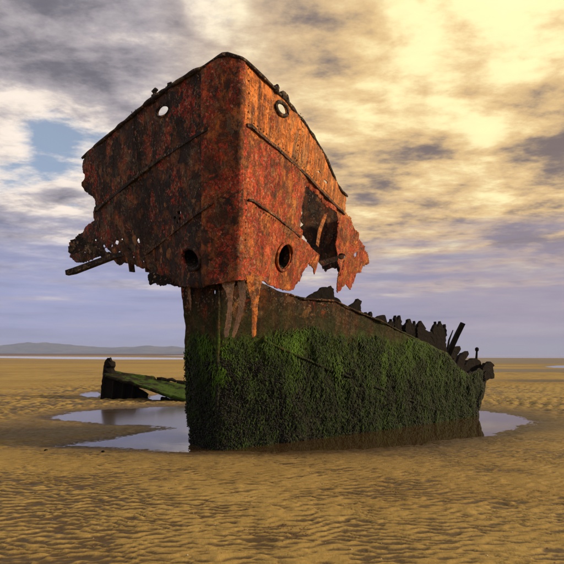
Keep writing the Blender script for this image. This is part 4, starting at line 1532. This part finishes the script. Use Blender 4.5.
Fc = np.concatenate([b0 + np.array(t) for t in ((0, 3, 2), (0, 4, 3), (0, 5, 4), (0, 2, 5), (1, 2, 3), (1, 3, 4), (1, 4, 5), (1, 5, 2))])
mus = big_mesh('mussel_crust', V, Fc, M['mussel'], wreck)
a_ = mus.data.attributes.new('tint', 'FLOAT', 'POINT')
a_.data.foreach_set('value', np.repeat(rng.uniform(0, 1, n) ** 2, 6).astype(np.float32))
tag(mus, kind='stuff')

# ------------------------------------------------------------------ the separate fragment on the left
frag = empty('wreck_fragment', (*gpx(125, 399), 0))
tag(frag, 'low black wreck fragment with sloping green algae deck left of the ship bow', 'wreck fragment')
FA = px(104.5, 374.5, 17.3); FB = px(205, 407, 15.6); FC = px(212, 388, 18.2); FD = px(103.5, 371.0, 18.6)


def fpatch(a, b_):
    return (FA * (1 - a) * (1 - b_) + FB * a * (1 - b_) + FC * a * b_ + FD * (1 - a) * b_)


na, nb = 70, 26
A_, B_ = np.meshgrid(np.linspace(0, 1, na), np.linspace(0, 1, nb), indexing='ij')
Pp = (FA * ((1 - A_) * (1 - B_))[..., None] + FB * (A_ * (1 - B_))[..., None] + FC * (A_ * B_)[..., None] + FD * ((1 - A_) * B_)[..., None])
q3 = np.stack([A_ * 3, B_ * 2, 0 * A_], -1)
Pp[..., 2] += 0.07 * fbm(q3 * 2.0, 3, 401) + 0.05 * np.abs(fbm(q3 * 6.0, 3, 405)) + 0.10 * smooth(B_, 0.75, 0.95) * smooth(fbm(q3 * 1.7, 2, 409), -0.1, 0.2)
Pp[..., 1] += 0.05 * fbm(q3 * 5, 2, 411)
f = np.minimum(np.minimum(B_ - 0.02 - 0.03 * fbm(q3 * 5, 3, 413), 0.98 - B_ - 0.10 * np.abs(fbm(q3 * 3, 3, 415))), np.minimum(A_ - 0.01, 0.99 - A_))
V, Fc = clip_grid(Pp, f)
deck = big_mesh('deck_plate', V, Fc, M['algae'], frag)
solidify(deck, 0.10)


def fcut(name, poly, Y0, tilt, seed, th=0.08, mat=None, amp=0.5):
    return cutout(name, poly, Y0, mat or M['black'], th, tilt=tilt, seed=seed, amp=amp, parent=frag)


fcut('side_plate', [(100.5, 401), (101, 388), (102.5, 378), (104, 373.5), (110, 376), (121, 379.5), (133, 384), (142, 390), (148, 394), (147, 397), (149, 401.5)], 17.35, 0.0, 41, th=0.10)  # shaded front below the deck: its shade is put into the black colour
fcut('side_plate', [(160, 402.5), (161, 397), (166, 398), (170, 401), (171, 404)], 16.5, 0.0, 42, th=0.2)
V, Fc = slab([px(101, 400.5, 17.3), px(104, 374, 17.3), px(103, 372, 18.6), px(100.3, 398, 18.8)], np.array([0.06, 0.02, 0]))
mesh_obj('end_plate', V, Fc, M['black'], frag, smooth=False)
for k, u in enumerate((112, 122, 132)):
    V, Fc = tube(np.array([px(u, 401, 17.25), px(u + 1.5, 390, 17.24), px(u + 2.0, 381 + 2.2 * k, 17.22)]), [0.06, 0.06, 0.05], 5)
    mesh_obj('frame_rib', V, Fc, M['black'], frag, smooth=False)
V, Fc = tube(np.array([px(109.5, 374, 18.0), px(109.0, 369, 18.0), px(109.3, 366.5, 18.0), px(109.5, 365.5, 18.0), px(109.5, 362, 18.0), px(109.2, 360, 18.0), px(109.0, 358, 18.0)]), [0.26, 0.21, 0.17, 0.22, 0.19, 0.12, 0.06], 9)
V = [np.array(q) + 0.03 * rng.normal(0, 1, 3) for q in V]
mesh_obj('bollard', V, Fc, M['black'], frag, smooth=False)
for k in range(5):
    t0 = 0.50 + 0.09 * k
    a = fpatch(t0, 0.93) + np.array([0, 0, 0.05]); b_ = fpatch(t0 + 0.085, 0.96) + np.array([0, 0, 0.06])
    V, Fc = tube(np.array([a, (a + b_) / 2 + np.array([0, 0, 0.05 * (k % 2)]), b_]), [0.06, 0.08, 0.055], 6)
    V = [np.array(q) + 0.012 * rng.normal(0, 1, 3) for q in V]
    mesh_obj('edge_lump', V, Fc, M['black'], deck, smooth=False)

# ------------------------------------------------------------------ small things on the sand
def ground_z(x_, y_):
    X_, Y_ = np.array([[x_]]), np.array([[y_]])
    zz_, w_, d_ = ground_base(X_, Y_)
    r1_, r2_ = ripples(X_, Y_)
    return float(zz_[0, 0] + r1_[0, 0] * 0.8)


def stone(u, v, size, seed, label, name='stone', cat='stone', mat=None, flat=0.6, group=None):
    g = gpx(u, v)
    bm = bmesh.new()
    bmesh.ops.create_icosphere(bm, subdivisions=3, radius=1.0)
    for vt in bm.verts:
        c = np.array(vt.co)
        k = 1 + 0.35 * float(fbm(c * 1.3 + seed * 3.7, 3, 501))
        vt.co = Vector((c[0] * k * size, c[1] * k * size * 0.7, c[2] * k * size * flat))
    me = bpy.data.meshes.new(name); bm.to_mesh(me); bm.free()
    me.polygons.foreach_set('use_smooth', [True] * len(me.polygons))
    me.materials.append(mat or M['black'])
    o = bpy.data.objects.new(name, me)
    o.location = (g[0], g[1], ground_z(*g) + size * flat * 0.35)
    o.rotation_euler = (0, 0, seed)
    sc.collection.objects.link(o)
    return tag(o, label, cat, group)


stone(46, 453, 0.03, 1, 'small dark stone on the sand lip at the far left')
stone(103, 453.5, 0.035, 2, 'flat dark stone on the sand in front of the left pool', flat=0.4)

# scattered shell chips, far too many to count
m, T, b, pos = material('shell_chips')
oi = T.new('ShaderNodeAttribute', attribute_name='tint')
T.put(b.inputs['Base Color'], T.ramp(oi.outputs['Fac'], [(0, (0.10, 0.035, 0.02, 1)), (0.5, (0.30, 0.16, 0.06, 1)), (1, (0.55, 0.48, 0.36, 1))]))
T.put(b.inputs['Roughness'], 0.6)
M['chips'] = m
n = 700
xx = rng.uniform(-4.6, 4.6, n); yy = 3.4 + 4.3 * rng.uniform(0, 1, n) ** 1.3
k = rng.uniform(0, 1, n) < 0.18
c0 = gpx(280, 535)
xx[k] = c0[0] + rng.normal(0, 0.16, k.sum()); yy[k] = c0[1] + rng.normal(0, 0.10, k.sum())
zb, _, dd = ground_base(xx[None], yy[None]); r1_, r2_ = ripples(xx[None], yy[None])
zz_ = (zb + r1_)[0]
sz = rng.uniform(0.004, 0.011, n)
an = rng.uniform(0, 6.28, n)
V = []; 
for q, (ca, cb, cc) in enumerate(((1, 0, 0), (0.3, 0.7, 0.2), (-0.9, 0.2, 0), (-0.2, -0.7, 0.1), (0, 0, 0.7))):
    V.append(np.stack([xx + sz * (ca * np.cos(an) - cb * np.sin(an)), yy + sz * (ca * np.sin(an) + cb * np.cos(an)), zz_ + 0.001 + sz * cc], -1))
V = np.stack(V, 1).reshape(-1, 3)
b0 = np.arange(n)[:, None] * 5
Fc = np.concatenate([b0 + np.array(t) for t in ((0, 1, 4), (1, 2, 4), (2, 3, 4), (3, 0, 4))])
chips = big_mesh('shell_fragments', V, Fc, M['chips'])
a_ = chips.data.attributes.new('tint', 'FLOAT', 'POINT')
tv = rng.uniform(0, 1, n) ** 1.5; tv[k] *= 0.25
a_.data.foreach_set('value', np.repeat(tv, 5).astype(np.float32))
tag(chips, kind='stuff')

# ------------------------------------------------------------------ the evening air
bm = bmesh.new(); bmesh.ops.create_cube(bm, size=1.0)
me = bpy.data.meshes.new('haze'); bm.to_mesh(me); bm.free()
haze = bpy.data.objects.new('haze', me)
haze.scale = (18000, 18000, 190); haze.location = (0, 1000, 92.0)
sc.collection.objects.link(haze)
hm = bpy.data.materials.new('haze'); hm.use_nodes = True
H = NT(hm.node_tree)
for n in list(H.n): H.n.remove(n)
pv = H.new('ShaderNodeVolumePrincipled')
pv.inputs['Color'].default_value = (0.50, 0.62, 1.0, 1)
pv.inputs['Density'].default_value = 0.00014
ho = H.new('ShaderNodeOutputMaterial')
H.l.new(pv.outputs[0], ho.inputs['Volume'])
me.materials.append(hm)
tag(haze, kind='stuff')
